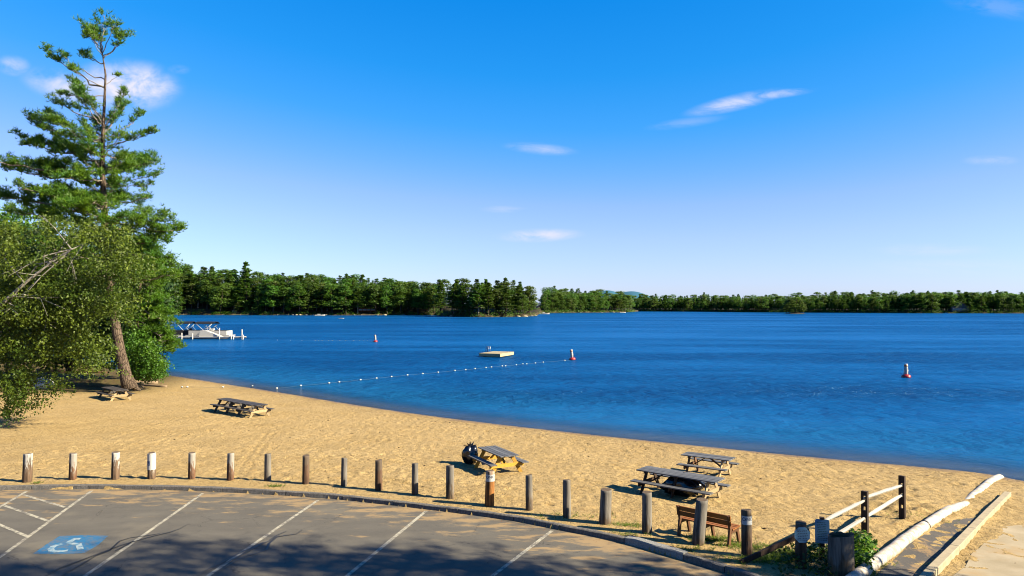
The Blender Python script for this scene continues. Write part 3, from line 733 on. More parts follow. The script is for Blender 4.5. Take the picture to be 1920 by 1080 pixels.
def far_spruce(seed, w=.16):
    r = np.random.default_rng(seed); C = []
    for i in range(20):
        h = .08+.9*i/20; rad = w*(1-(h-.05)/.97)**.85*r.uniform(.85, 1.15)+.006
        m = int(20+50*rad/w); th = r.uniform(0, 6.28, m); s = rad*r.uniform(.3, 1.05, m)
        C.append(np.stack([s*np.cos(th), s*np.sin(th), h-s*.25+r.normal(0, .006, m)], 1))
    C = np.concatenate(C); N = r.normal(size=(len(C), 3)); N[:, 2] += 1
    return quads(C, N, r.uniform(.025, .045, len(C)), r.uniform(.016, .026, len(C)))
def far_trunk(seed, lean=.02, r0=.013):
    r = np.random.default_rng(seed); b = MB()
    lx, ly = r.uniform(-lean, lean, 2)
    b.tube([(0, 0, -.03), (lx*.3, ly*.3, .3), (lx*.8, ly*.8, .65), (lx, ly, .93)], [r0*1.2, r0, r0*.7, r0*.2], 5, False)
    for k in range(6):
        h = r.uniform(.2, .7); th = r.uniform(0, 6.28); L = r.uniform(.05, .12)
        b.tube([(lx*h, ly*h, h), (L*math.cos(th), L*math.sin(th), h+.04)], [r0*.3, r0*.12], 3, False)
    return np.array(b.v), np.array([f for f in b.f if len(f) == 4])
KINDS = []   # kind name, crown data, trunk data, crown material
for s in range(3): KINDS.append(('pine', far_pine(10+s, (.2, .3, .12)[s], (.19, .17, .22)[s]), far_trunk(s), M['far_a'], M['far_bark']))
for s in range(3): KINDS.append(('leafy', far_leafy(20+s, (.1, .2, .3)[s], (.24, .2, .19)[s]), far_trunk(5+s, .05), M['far_b'], M['far_bark']))
for s in range(2): KINDS.append(('spruce', far_spruce(30+s, (.17, .14)[s]), far_trunk(9+s, .005), M['far_a'], M['far_bark']))
KINDS.append(('olive', far_leafy(41, .12, .23), far_trunk(12, .05), M['far_c'], M['far_bark']))
KINDS.append(('tallpine', far_pine(51, .42, .17), far_trunk(14, .02, .012), M['far_a'], M['pale_limb']))
CM = [(mesh_np('crown', *k[1], k[3]), mesh_np('trunk', *k[2], k[4], True)) for k in KINDS]
WORD = {'pine': 'dark layered pine', 'leafy': 'bright rounded leafy tree', 'spruce': 'narrow pointed conifer', 'olive': 'olive bushy tree', 'tallpine': 'bare-trunked pine'}
NAME = {'pine': 'pine_tree', 'leafy': 'broadleaf_tree', 'spruce': 'conifer_tree', 'olive': 'broadleaf_tree', 'tallpine': 'pine_tree'}
MARKS = [(300, 'right behind the white gabled cottage'), (345, 'beyond the dark pontoon boat'), (385, 'beyond the white pontoon boat'), (415, 'above the yellow-green shore shrubs'), (450, 'above the pale stone steps'), (485, 'right of the stone steps'), (531, 'behind the low far dock'), (565, 'right of the low far dock'), (600, 'behind the moored white motorboat'), (640, 'beyond the tiny white boat'), (689, 'around the red-brown cabin'), (735, 'right of the red-brown cabin'), (790, 'left of the dark inlet'), (850, 'at the left end of the wooded point'), (890, 'left of centre on the wooded point'), (935, 'beyond the swimming raft on the wooded point'), (985, 'at the right tip of the wooded point')]
def where(px, zone):
    if zone[0].startswith('in the low clump'): return 'on the islet, '+('at its left end' if px < 1478 else 'left of its middle' if px < 1486 else 'tallest, in its middle' if px < 1495 else 'right of its middle' if px < 1502 else 'at its right end')
    if px > 1010: return ('on the skyline ' if zone[0].startswith('rising') else '')+('just right of the wooded point' if px < 1075 else 'on the receding shore below the blue hills' if px < 1190 else 'far right')
    m = min(MARKS, key=lambda q: abs(q[0]-px))[1]
    return ('above the skyline ' if zone[0].startswith('rising') else {0: 'at the waterline ', 1: 'in the middle ', 2: 'in the back '}[ROWC])+m
ROWC = 0; HM = 16
stuffV, stuffF, stuffM, so_ = [], [], [], 0
tree_rng = random.Random(5); COUNT = 0
def far_tree(px, D, base, h, kind, zone, indiv, wide=1.0):
    global so_, COUNT
    x = (px-960)/F*D; rz = tree_rng.uniform(0, 6.28); ws = h*tree_rng.uniform(1.35, 1.95)*wide*(.85 if kind in (6, 7) else 1)
    if indiv:
        COUNT += 1
        kn = KINDS[kind][0]
        e = empty(NAME[kn], (x, D, base), rz, label=('tall ' if h > HM*1.12 else 'short ' if h < HM*.85 else '')+WORD[kn]+' '+where(px, zone), cat='tree', group=WORD[kn].split(' with')[0]+'s '+zone[1])
        e.scale = (ws, ws, h)
        obj('crown', CM[kind][0], e); obj('trunk', CM[kind][1], e)
    else:
        c, s = math.cos(rz), math.sin(rz)
        for (v, f), mi in ((KINDS[kind][1], {'far_pine_green': 0, 'far_leaf_green': 1, 'far_olive_green': 2}[KINDS[kind][3].name]), (KINDS[kind][2], 3)):
            w = np.stack([(v[:, 0]*c-v[:, 1]*s)*ws+x, (v[:, 0]*s+v[:, 1]*c)*ws+D, v[:, 2]*h+base], 1)
            stuffV.append(w); stuffF.append(f+so_); stuffM.append(np.full(len(f), mi)); so_ += len(w)
def plant_zone(p0, p1, rows, spacing, zone, indiv_rows, kinds, hfront=(13, 19), gap=0.):
    global ROWC
    for ri, t_ in enumerate(rows):
        ROWC = 0 if ri == 0 else 1 if ri < 3 else 2
        D0 = shoreD((p0+p1)/2)+t_; step = spacing*(1+.12*ri)/D0*F; px = p0+tree_rng.uniform(0, step)
        while px < p1:
            p = px+tree_rng.uniform(-.3, .3)*step; p = min(max(p, p0+2), p1-2); D = shoreD(p)+t_+tree_rng.uniform(-1.5, 2.5); b_ = farz(p, t_)
            topz = (570-itp(TOPS, p))/F*D+CAMH
            f = ri/(len(rows)-1)
            h = (1-f)*tree_rng.uniform(*hfront)+f*(topz-b_+tree_rng.uniform(-2.0, 1.2))
            if ri == 0 and tree_rng.random() < .25: h *= .6
            h = min(max(h, 5), topz-b_+1.5)
            kk = tree_rng.choice(kinds)
            if not (ri == 0 and tree_rng.random() < gap): far_tree(p, D, b_-.2, h, kk, zone, ri < indiv_rows)
            px += step*tree_rng.uniform(.75, 1.25)
Z1 = ('in the wooded left part of the far shore', 'on the left far shore')
Z2 = ('on the wooded point in the middle of the far shore', 'on the wooded point')
Z3 = ('on the receding shore just right of the wooded point', 'right of the wooded point')
plant_zone(262, 836, (2.5, 7, 13, 21, 31, 44), 4.9, Z1, 6, (0, 1, 2, 3, 3, 4, 4, 5, 6, 8, 8, 9), (13, 20), .12)
plant_zone(840, 1004, (2, 6, 11, 18), 4.3, Z2, 4, (0, 0, 1, 2, 3, 8, 8, 9), (11, 17), .05)
plant_zone(1016, 1186, (2.5, 7, 12, 19, 28, 38), 3.9, Z3, 1, (0, 3, 3, 4, 8, 8, 1), (9, 13))
plant_zone(1188, 1700, (2.5, 7, 12, 19, 28, 38), 3.6, Z3, 0, (0, 0, 2, 3, 3, 8, 8, 6), (8, 12))
plant_zone(1695, 2080, (2.5, 7, 12, 19, 28, 38), 3.6, Z3, 0, (0, 0, 2, 3, 3, 8, 4, 6), (10, 15))
plant_zone(-120, 262, (3, 12, 25), 8, Z1, 0, (0, 3, 4, 8, 7), (13, 20))
# emergent pines breaking the skyline
for (px, top, kd) in ((461, 491, 9), (650, 513, 1), (857, 523, 0), (911, 523, 9), (948, 521, 9), (963, 525, 1), (975, 528, 0), (1040, 536, 1), (1320, 548, 0), (1566, 545, 1), (1740, 545, 0), (1870, 544, 9)):
    D = shoreD(px)+(20 if px < 1000 else 34); b_ = farz(px, 20)
    far_tree(px, D, b_, (570-top)/F*D+CAMH-b_, kd, ('rising above its neighbours on the skyline', 'on the skyline'), px < 1100, .8)
# the islet at the right
for (px, w_, h_) in ((1481, .9, 10.5), (1490, 1., 12), (1499, .9, 10), (1474, .8, 7.5), (1506, .7, 6.5)):
    far_tree(px, 545, -.6, h_, 8, ('in the low clump on the islet off the right-hand shore', 'on the islet'), True, w_*1.7)
v, f = hill((1490-960)/F*545, 545, 10, 5, 1.2); v[:, 2] += 1.8
obj('islet', mesh_np('islet', v, f, M['bank'], True), kind='structure')
obj('far_forest', mesh_np('far_forest', np.concatenate(stuffV), np.concatenate(stuffF), [M['far_a'], M['far_b'], M['far_c'], M['far_bark']], False, np.concatenate(stuffM)), kind='stuff', label='distant mixed forest massed along the right far shore', cat='forest')
# waterside undergrowth
parts = []
for i in range(760):
    px = random.uniform(262, 2050) if i < 400 else random.uniform(1010, 2050)
    if 440 < px < 456 or 672 < px < 704 or random.random() < (.25 if px < 1010 else .1): continue
    D = shoreD(px)+random.uniform(.4, 3.5); rr = random.uniform(.8, 3.0)*(1 if px < 1010 else 1.1); m = 55
    d = rng.normal(size=(m, 3)); d /= np.linalg.norm(d, axis=1, keepdims=True); d[:, 2] = np.abs(d[:, 2])
    C = np.array([(px-960)/F*D, D, -.6])+d*rr*rng.uniform(.75, 1.05, (m, 1))*np.array([1.3, 1, rng.uniform(.8, 1.5)])
    parts.append(quads(C, d+rng.normal(0, .5, (m, 3)), rng.uniform(.35, .7, m), rng.uniform(.3, .5, m)))
obj('undergrowth', mesh_np('undergrowth', *cat(parts), M['far_b']), kind='stuff', label='low green undergrowth along the far waterline', cat='undergrowth')
parts = []
for i in range(60):
    px = random.uniform(398, 432); D = shoreD(px)+random.uniform(.6, 4); m = 60
    d = rng.normal(size=(m, 3)); d /= np.linalg.norm(d, axis=1, keepdims=True); d[:, 2] = np.abs(d[:, 2])
    C = np.array([(px-960)/F*D, D, -.4])+d*rng.uniform(.75, 1.05, (m, 1))*1.2*np.array([1.3, 1, 1.5])
    parts.append(quads(C, d+rng.normal(0, .5, (m, 3)), rng.uniform(.3, .5, m), rng.uniform(.25, .4, m)))
v, f = cat(parts)
obj('shore_shrub', mesh_np('shore_shrub', v, f, M['needles_y']), label='mounded yellow-green shrubs on the far bank left of the pale steps', cat='shrub')

# ------------------------------------------------------------------ far shore buildings, docks, boats
def house(name, px, t_, w, d, h, rz, wall, roofm, z0=None, wins=3, **k):
    D = shoreD(px)+t_; zb = farz(px, t_) if z0 is None else z0
    e = empty(name, ((px-960)/F*D, D, zb), rz, **k)
    b = MB(); b.box((0, 0, h/2), (w, d, h)); b.add([(-w/2, -d/2, h), (w/2, -d/2, h), (w/2, d/2, h), (-w/2, d/2, h), (0, -d/2, h+w*.3), (0, d/2, h+w*.3)], [(0, 1, 4), (3, 5, 2)]); b.build('wall', wall, e)
    b = MB(); hw = w/2+.4; rz_ = h+w*.3
    for s in (-1, 1):
        b.add([(s*hw, -d/2-.5, h-.25), (s*hw, d/2+.5, h-.25), (0, d/2+.5, rz_+.02), (0, -d/2-.5, rz_+.02), (s*hw, -d/2-.5, h-.05), (s*hw, d/2+.5, h-.05), (0, d/2+.5, rz_+.24), (0, -d/2-.5, rz_+.24)],
              [(0, 1, 2, 3), (4, 7, 6, 5), (0, 4, 5, 1), (0, 3, 7, 4), (1, 5, 6, 2)])
    b.build('roof', roofm, e)
    for i in range(wins):
        x = (i-(wins-1)/2)*w/(wins+.3)
        b = MB(); b.box((x, -d/2-.03, h*.55), (w/(wins+1.6), .1, h*.42)); fr = b.build('window', M['white'], e)
        b = MB(); b.box((x, -d/2-.09, h*.55), (w/(wins+1.6)-.25, .04, h*.42-.25)); b.build('pane', M['teal_glass'], fr)
    return e
house('white_cottage', 300, 9, 7, 8, 3.6, R(20), M['white'], M['roof'], label='white gabled cottage with blue windows at the left end of the far shore', cat='house')
house('boathouse', 318, 4, 4.4, 4, 2.6, R(15), M['white'], M['white'], wins=1, label='small low white boathouse right of the white gabled cottage', cat='boathouse')
house('lakeside_cabin', 689, 7, 11, 6, 2.0, R(4), M['red_brown'], M['roof'], wins=4, label='low red-brown cabin behind bare trunks on the far shore', cat='cabin')
house('lakeside_house', 1797, 4, 13, 7, 3.2, R(-6), M['grey_siding'], M['roof'], wins=5, label='dark grey house half hidden under trees at far right', cat='house')
def far_dock(px, L, w, label, mat='cream'):
    D = shoreD(px)-1.5; e = empty('dock', ((px-960)/F*D, D, WZ), 0, label=label, cat='dock')
    b = MB(); b.box((0, 0, .42), (L, w, .12)); b.build('deck', M[mat], e)
    for x in (-L/2+.2, 0, L/2-.2): q = MB(); q.tube([(x, -w/2+.1, -1), (x, -w/2+.1, .9)], .08, 6); q.build('post', M['pale_limb'], e)
far_dock(452, 10, 1.6, 'long pale dock below the stone steps on the far left shore')
far_dock(531, 7, 1.4, 'low dock left of the white motorboat on the far shore')
far_dock(345, 8, 1.6, 'short dock with a dark boat lift beyond the pontoon boats')
far_dock(694, 11, 1.4, 'wooden dock in front of the red-brown cabin')
far_dock(1098, 5, 1.2, 'small pale dock on the receding shore right of the wooded point')
D = shoreD(446)+2.5; e = empty('stone_steps', ((443-960)/F*D, D, farz(443, 2)), 0, label='pale stone steps rising from the long dock', cat='steps')
for k in range(5): b = MB(); b.box((k*-.5, k*.7, k*.45), (5-k*.5, .7, .5)); b.build('step', M['cream'], e)
for i, px in enumerate((418, 534, 541, 549, 556, 563, 574, 588, 612, 664, 708, 722, 756, 806, 846, 884, 972, 984, 995, 1004, 1056, 1088, 1128, 1150)):
    D = shoreD(px)-.1; rr = random.uniform(.5, 1.1); b = MB(); b.ball((0, 0, 0), rr, 8, 5, (random.uniform(1, 1.9), .8, .6)); b.v = [tuple(q*random.uniform(.85, 1.1) for q in v) for v in b.v]
    near = min(MARKS+[(1100, 'on the receding shore right of the wooded point')], key=lambda q: abs(q[0]-px))[1]
    o = b.build('boulder', M['cream'] if i % 3 else M['granite'], label=('pale' if i % 3 else 'grey')+' boulder at the waterline '+near, cat='boulder', group='boulders along the far waterline'); o.location = ((px-960)/F*D, D, WZ+.15)
def small_boat(px, py, L, hullm, label, cab=False, rz=0):
    x, y = un(px, py, WZ); e = empty('motorboat' if cab else 'rowing_boat', (x, y, WZ), rz, label=label, cat='boat')
    b = MB(); prof = [(-L/2, .42, .5), (-L*.2, .5, .48), (L*.2, .46, .52), (L*.42, .22, .62), (L/2, .02, .7)]
    V = []
    for (xx, hw, hh_) in prof: s = L/5; V += [(xx, -hw*s, hh_*s), (xx, -hw*.6*s, -.1), (xx, hw*.6*s, -.1), (xx, hw*s, hh_*s)]
    n = len(prof); Fc = [(i*4+k, (i+1)*4+k, (i+1)*4+k+1, i*4+k+1) for i in range(n-1) for k in range(3)]+[(0, 1, 2, 3), ]+[(i*4+3, (i+1)*4+3, (i+1)*4, i*4) for i in range(n-1)]
    b.add(V, Fc); b.build('hull', hullm, e)
    b = MB(); b.box((-L*.1, 0, .75*L/5), (L*.3, L*.14, .3*L/5)); b.build('seat', M['white'] if cab else M['log'], e)
    if cab: b = MB(); b.box((L*.08, 0, 1.0*L/5), (.06, L*.15, .5)); b.build('windscreen', M['dark_glass'], e)
    return e
small_boat(600, 592, 6, M['white'], 'white motorboat moored under the trees right of the low dock', True, .2)
small_boat(640, 597.5, 2.6, M['white'], 'tiny white boat out on the water off the red-brown cabin')
small_boat(1021, 589, 7, M['white'], 'white motorboat at the tip of the wooded point', True, .1)
small_boat(1168, 586.5, 5, M['white'], 'white boat at the end of the receding shore', False, .3)
small_boat(1526, 585.2, 5, M['white'], 'white boat just right of the islet', False, .9)
small_boat(1410, 584.9, 5, M['white'], 'white boat at the shore left of the islet')
small_boat(1778, 587.2, 5, M['white'], 'white boat moored before the dark grey house', False, 0.)

# ------------------------------------------------------------------ left jetty with pontoon boats
JD = 150
def jp(px, py): p = at_depth(px, py, JD); return p
x0 = jp(322, 630)[0]; x1 = jp(459, 630)[0]; S = JD/F
jz = WZ+.45
jet = empty('jetty', (x0, JD, WZ), 0, label='long white jetty with tall mooring posts reaching out from the left bank', cat='jetty')
nb = 16
for i in range(nb):
    b = MB(); w_ = (x1-x0)/nb; b.box(((i+.5)*w_, 0, .45), (w_-.03, 1.9, .12)); b.build('deck_panel', M['white'], jet)
b = MB(); b.box(((x1-x0)/2, -.8, .3), (x1-x0, .1, .2)); b.box(((x1-x0)/2, .8, .3), (x1-x0, .1, .2)); b.build('beam', M['metal'], jet)
for px, hh in ((345, 1.3), (365, 1.2), (415, 2.3), (437, 1.6), (457, 2.0), (459.5, .9), (441, .9)):
    b = MB(); b.tube([(jp(px, 630)[0]-x0, -1.0, -1.5), (jp(px, 630)[0]-x0, -1.0, hh)], .11, 8); b.build('mooring_post', M['white'], jet)
def pontoon(xc, yc, L, rz, dark, label):
    e = empty('pontoon_boat', (xc, yc, WZ), rz, label=label, cat='pontoon boat'); e.scale = (1.12, 1.2, 1.26)
    for s in (-1, 1):
        b = MB(); b.tube([(-L/2, s*.85, .12), (L*.38, s*.85, .12), (L/2, s*.85, .32)], [.33, .33, .06], 10); b.build('float', M['metal'], e)
    b = MB(); b.box((0, 0, .52), (L, 2.5, .12)); b.build('deck', M['white'], e)
    body = M['black_cloth'] if dark else M['white']
    b = MB()
    for s in (-1, 1): b.box((0, s*1.2, .95), (L*.86, .06, .7))
    b.box((L*.43, 0, .95), (.06, 2.3, .7)); b.box((-L*.43, 0, .95), (.06, 2.3, .7)); b.build('side_panel', body, e)
    b = MB()
    b.box((-L*.22, -.75, .95), (L*.36, .7, .75)); b.box((L*.22, .75, .95), (L*.36, .7, .75)); b.build('seat', M['black_cloth'], e, bevel=.05)
    b = MB(); b.box((L*.02, .5, 1.1), (.6, .7, 1.0), taper=.2); b.build('console', body, e)
    b = MB(); n = 7; V = []
    for i in range(n):
        th = (i/(n-1)-.5); zz = 2.72-.35*(2*th)**2
        V += [(-L*.30, th*2.4, zz), (L*.14, th*2.4, zz), (-L*.30, th*2.4, zz+.05), (L*.14, th*2.4, zz+.05)]
    Fc = []
    for i in range(n-1):
        a_ = i*4; c_ = a_+4; Fc += [(a_, a_+1, c_+1, c_), (a_+2, c_+2, c_+3, a_+3), (a_, c_, c_+2, a_+2), (a_+1, a_+3, c_+3, c_+1)]
    b.add(V, Fc); b.build('canopy', M['black_cloth'], e)
    for s in (-1, 1):
        for (xa, xb) in ((-L*.08, -L*.26), (-L*.08, L*.1)):
            b = MB(); b.tube([(xa, s*1.2, 1.3), (xb, s*1.2, 2.4)], .045, 6); b.build('canopy_strut', M['white'], e)
        b = MB(); b.tube([(L*.12, s*1.2, 1.3), (L*.04, s*1.2, 1.9), (L*.1, s*1.2, 2.4)], .03, 6); b.build('canopy_strut', M['white'], e)
    b = MB(); b.box((-L*.52, 0, .7), (.4, .45, .9), taper=.3); b.build('outboard_motor', M['black'], e, bevel=.04)
    return e
pontoon(jp(384, 630)[0], JD+2.9, 8.2, R(-3), False, 'white pontoon boat with black canopy moored behind the jetty')
pontoon(jp(337, 630)[0], JD+4.2, 6.5, R(4), True, 'dark pontoon boat partly hidden by the pine boughs left of the white one')
# slide-like gangway with handrail
g = empty('gangway', (jp(398, 630)[0], JD+.1, WZ), 0, label='white sloping gangway with triangular handrail on the jetty', cat='gangway')
b = MB(); b.add([(-2.4, -.8, .5), (2.0, -.8, .5), (-2.2, -.8, 1.75), (-1.2, -.8, 1.75), (-2.4, .8, .5), (2.0, .8, .5), (-2.2, .8, 1.75), (-1.2, .8, 1.75)], [(0, 1, 3, 2), (4, 6, 7, 5), (2, 3, 7, 6), (1, 5, 7, 3), (0, 2, 6, 4), (0, 4, 5, 1)])
b.build('ramp', M['white'], g)
for s in (-.75, .75):
    b = MB(); b.tube([(-1.9, s, 1.7), (-.9, s, 2.75), (-.6, s, 1.6)], .04, 6); b.tube([(-1.4, s, 2.2), (-.75, s, 2.1)], .03, 6); b.build('handrail', M['white'], g)

# ------------------------------------------------------------------ raft, buoys, float lines
N = np.array(un(938, 670.5, WZ)); Lc = np.array(un(902, 667.2, WZ)); Rc = np.array(un(968, 665.5, WZ))
dirR = (Rc-N)/np.linalg.norm(Rc-N); LR = 4.7; LL = 3.1
# square it up
dirL = np.array([-dirR[1], dirR[0]]); rzr = math.atan2(dirR[1], dirR[0])
raft = empty('swim_raft', (N[0], N[1], WZ), rzr, label='square wooden swimming raft with a ladder floating off the beach', cat='raft')
npl = 9
for i in range(npl):
    b = MB(); w_ = LR/npl; b.box(((i+.5)*w_, LL/2, .47), (w_-.03, LL, .06)); b.build('deck_board', M['raft_wood'], raft)
b = MB(); b.box((LR/2, .04, .27), (LR, .08, .34)); b.box((LR/2, LL-.04, .27), (LR, .08, .34)); b.box((.04, LL/2, .27), (.08, LL-.18, .34)); b.box((LR-.04, LL/2, .27), (.08, LL-.18, .34)); b.build('frame', M['raft_wood'], raft)
for q in (.25, .75):
    b = MB(); b.box((LR*q, LL/2, .02), (.8, LL*.85, .35)); b.build('float', M['black'], raft, bevel=.08)
lad = MB()
for s in (0, .55): lad.tube([(LR*.62+s, LL-.1, .45), (LR*.62+s, LL-.1, 1.2), (LR*.62+s, LL+.3, 1.25), (LR*.62+s, LL+.42, -.5)], .045, 8)
for z_ in (-.2, .1, .4): lad.tube([(LR*.62, LL+.4, z_), (LR*.62+.55, LL+.4, z_)], .03, 6)
lad.build('ladder', M['metal'], raft)
def buoy(px, py, rx, ry, label):
    x, y = un(px, py, WZ); e = empty('buoy', (x, y, WZ), 0, label=label, cat='buoy', group='white and red swim area buoys')
    e.rotation_euler = (rx, ry, 0)
    b = MB(); b.lathe([(0, -.5), (.12, -.5), (.13, .22), (.16, .28), (.165, 1.22), (.15, 1.3), (0, 1.31)], 16); b.build('tube', M['white'], e)
    b = MB(); b.lathe([(.17, -.08), (.36, -.08), (.42, .02), (.42, .14), (.34, .24), (.17, .30)], 18); b.build('collar', M['red'], e)
    b = MB(); b.lathe([(.168, 1.06), (.172, 1.06), (.172, 1.2), (.168, 1.2)], 16); b.build('band', M['orange'], e)
    b = MB()
    for k in range(4):
        a_ = k*math.pi/2+.4; b.tube([(.30*math.cos(a_), .30*math.sin(a_), .2), (.19*math.cos(a_), .19*math.sin(a_), .9)], .012, 5)
    b.build('stay', M['metal'], e)
    return e
buoy(1073, 674.5, R(3), R(-6), 'white buoy with red collar tilting left at the end of the near float line')
buoy(704, 641, R(0), R(-3), 'farthest white buoy with red collar near the jetty')
buoy(1699, 707.5, R(0), R(0), 'upright white buoy with red collar alone on open water at right')
def floatline(pts, r, label):
    P = [Vector(p) for p in pts]; e = empty('float_line', P[0], 0, label=label, cat='float line')
    rp = []
    for a_, b_ in zip(P[:-1], P[1:]): rp += [a_-P[0], (a_+b_)/2-P[0]+Vector((0, 0, -.03))]
    rp.append(P[-1]-P[0]); b = MB(); b.tube(rp, .008, 5, False); b.build('rope', M['rope'], e)
    m = MB(); m.lathe([(.03, -1.3*r), (.7*r, -1.2*r), (r, -.6*r), (r, .6*r), (.7*r, 1.2*r), (.03, 1.3*r)], 10); fm_ = m.mesh('float', M['white'])
    for i, p in enumerate(P[:-1]):
        d = (P[i+1]-p).normalized(); o = obj('float', fm_, e); o.location = p-P[0]; o.rotation_euler = d.to_track_quat('Z', 'Y').to_euler()
L1 = [(341, 728), (351, 728), (418, 728), (473, 726)]; L1w = [(519, 727), (564, 722), (617, 717), (636, 715), (676, 711), (706, 708), (734, 705), (764, 702), (792.6, 699.4), (821.5, 696.8), (852.8, 693.6), (873, 692), (890.5, 690), (911, 688), (921.5, 687), (941.6, 685), (947.8, 684.8), (968, 682.7), (980, 681), (987.4, 681), (1003.8, 679.3), (1018.6, 677.8), (1059, 674.5), (1070, 674)]
pts = [(x, y, z_+.11) for x, y, z_ in (gp(*q) for q in L1)]+[(*un(px, py+2, WZ), WZ+.05) for px, py in L1w]
floatline(pts, .068, 'near float line running from the sand past the raft to the tilted buoy')
pts = [(*un(px, py, WZ), WZ+.04) for px, py in ((455, 637), (520, 638), (545, 638.3), (566, 638.5), (591, 638.8), (597, 638.8), (604, 639), (616, 639), (623, 639), (637, 639), (648, 639), (663, 639), (674, 639), (682, 639.3), (689, 639.5), (697, 640), (703, 640.6))]
floatline(pts, .05, 'distant float line between the jetty and the farthest buoy')

# ------------------------------------------------------------------ picnic tables
def picnic_table(cx, cy, ang, L, W_, frames, topm, legm, endm, label, tilt=(0, 0)):
    zz = g1(cx, cy); e = empty('picnic_table', (cx, cy, zz-.01), 0, label=label, cat='picnic table', group='picnic tables on the sand')
    e.rotation_euler = (tilt[0], tilt[1], ang)
    nb_ = 5; bw = W_/nb_
    for i in range(nb_):
        b = MB(); b.box((random.uniform(-.01, .01), -W_/2+(i+.5)*bw, .745+random.uniform(-.003, .003)), (L, bw-.014, .038)); b.build('tabletop_board', topm, e, bevel=.004)
    for s in (-1, 1):
        for k in (0, 1):
            b = MB(); b.box((0, s*(.60+k*.145), .445), (L, .135, .038)); b.build('seat_board', topm, e, bevel=.004)
    for fi in range(frames):
        x = -L/2+.32+(L-.64)*fi/(frames-1); end = fi == frames-1
        m = endm if end else legm
        for s in (-1, 1):
            b = MB(); b.bar((x, s*.22, .725), (x, s*.66, -.03), .04, .14, (0, 1, .3)); b.build('leg', m, e)
        xo = x+(.042 if end else -.042)
        b = MB(); b.box((xo, 0, .355), (.04, 1.46, .14)); b.build('seat_beam', m, e)
        b = MB(); b.box((xo, 0, .69), (.04, W_*.86, .07)); b.build('top_batten', m, e)
    for s in (-1, 1):
        xa = s*(L/2-.32); b = MB(); b.bar((xa-s*.07, 0, .36), (xa-s*.62, 0, .72), .09, .04); b.build('brace', legm, e)
    return e
def table_from(c, ztop, **k):
    pass
TBL = [
 ([(193, 726), (202, 722.4), (241, 731), (225, 733.5)], 3.2, .80, 2, 'dark_wood', 'dark_wood', 'pale_wood', 'dark grey picnic table with one pale end frame, in front of the leaning pine trunk'),
 ([(399.2, 746.9), (424.4, 744.7), (506.4, 758.9), (487.8, 761.1)], 4.9, .76, 4, 'dark_wood', 'dark_wood', 'pale_wood', 'extra long dark picnic table with pale end frame, alone on the beach'),
 ([(892.4, 837.8), (931.3, 834.5), (974.4, 852.6), (939.6, 856.3)], 2.1, .80, 2, 'top_wood', 'yellow_wood', 'yellow_wood', 'grey topped picnic table on bright yellow timber legs with a black bag at its left'),
 ([(1194.6, 879.9), (1208.9, 872.2), (1359.7, 894.8), (1346.4, 905.8)], 2.9, .80, 3, 'top_wood', 'dark_brown', 'pale_wood', 'nearest long grey picnic table with a black bag beneath it'),
 ([(1275.7, 851.4), (1285.3, 845.9), (1379.6, 856.5), (1372.9, 864.2)], 1.95, .72, 2, 'top_wood', 'brown_wood', 'pale_wood', 'small grey picnic table just beyond the nearest long one, closest to the water')]
TC = []
for c, L, W_, fr, tm, lm, em, lab in TBL:
    zt = .5
    for _ in range(5):
        P = [un(*q, zt) for q in c]; cx = sum(p[0] for p in P)/4; cy = sum(p[1] for p in P)/4; zt = g1(cx, cy)+.76
    a1 = math.atan2(P[3][1]-P[0][1], P[3][0]-P[0][0]); a2 = math.atan2(P[2][1]-P[1][1], P[2][0]-P[1][0])
    picnic_table(cx, cy, (a1+a2)/2, L, W_, fr, M[tm], M[lm], M[em], lab); TC.append((cx, cy, (a1+a2)/2))
def bag(x, y, z_, r, sq, label, spikes=5):
    e = empty('rubbish_bag', (x, y, z_), 0, label=label, cat='bag')
    nu, nv = 22, 14; V, Fc = [], []
    for j in range(nv+1):
        ph = math.pi*j/nv
        for i in range(nu):
            th = 2*math.pi*i/nu; q = r*(1+.16*math.sin(3*th+2*ph+1)+.10*math.sin(7*th-5*ph)+.12*random.uniform(-1, 1))
            V.append((q*sq[0]*math.sin(ph)*math.cos(th), q*sq[1]*math.sin(ph)*math.sin(th), max(.0, r*sq[2]+q*sq[2]*math.cos(ph))))
    for j in range(nv):
        for i in range(nu):
            i2 = (i+1) % nu; Fc.append((j*nu+i, (j+1)*nu+i, (j+1)*nu+i2, j*nu+i2))
    b = MB(); b.add(V, Fc, True); b.build('body', M['bag'], e)
    if spikes:
        b = MB(); zt = r*sq[2]*1.85
        for k in range(spikes):
            a_ = math.pi*(.15+.75*k/(spikes-1)) ; d = Vector((math.cos(a_), random.uniform(-.3, .3), math.sin(a_)*1.0)); s_ = Vector((-d.z, 0, d.x)).normalized()*.07
            base = Vector((0, 0, zt)); tip = base+d*random.uniform(.16, .34)
            b.add([base-s_, base+s_, tip, base+Vector((0, .07, 0)), ], [(0, 1, 2), (1, 3, 2), (3, 0, 2)])
        b.build('knot', M['bag'], e)
    return e
x, y, z_ = gp(884, 872); bag(x-.05, y+.2, z_, .36, (.85, .7, 1.0), 'black rubbish bag with spiky tied top leaning on the yellow-legged table')
cx, cy, an = TC[3]; bag(cx+.15, cy+.1, g1(cx, cy), .55, (1.2, .75, .62), 'large black rubbish bag slumped under the nearest long picnic table', 0)

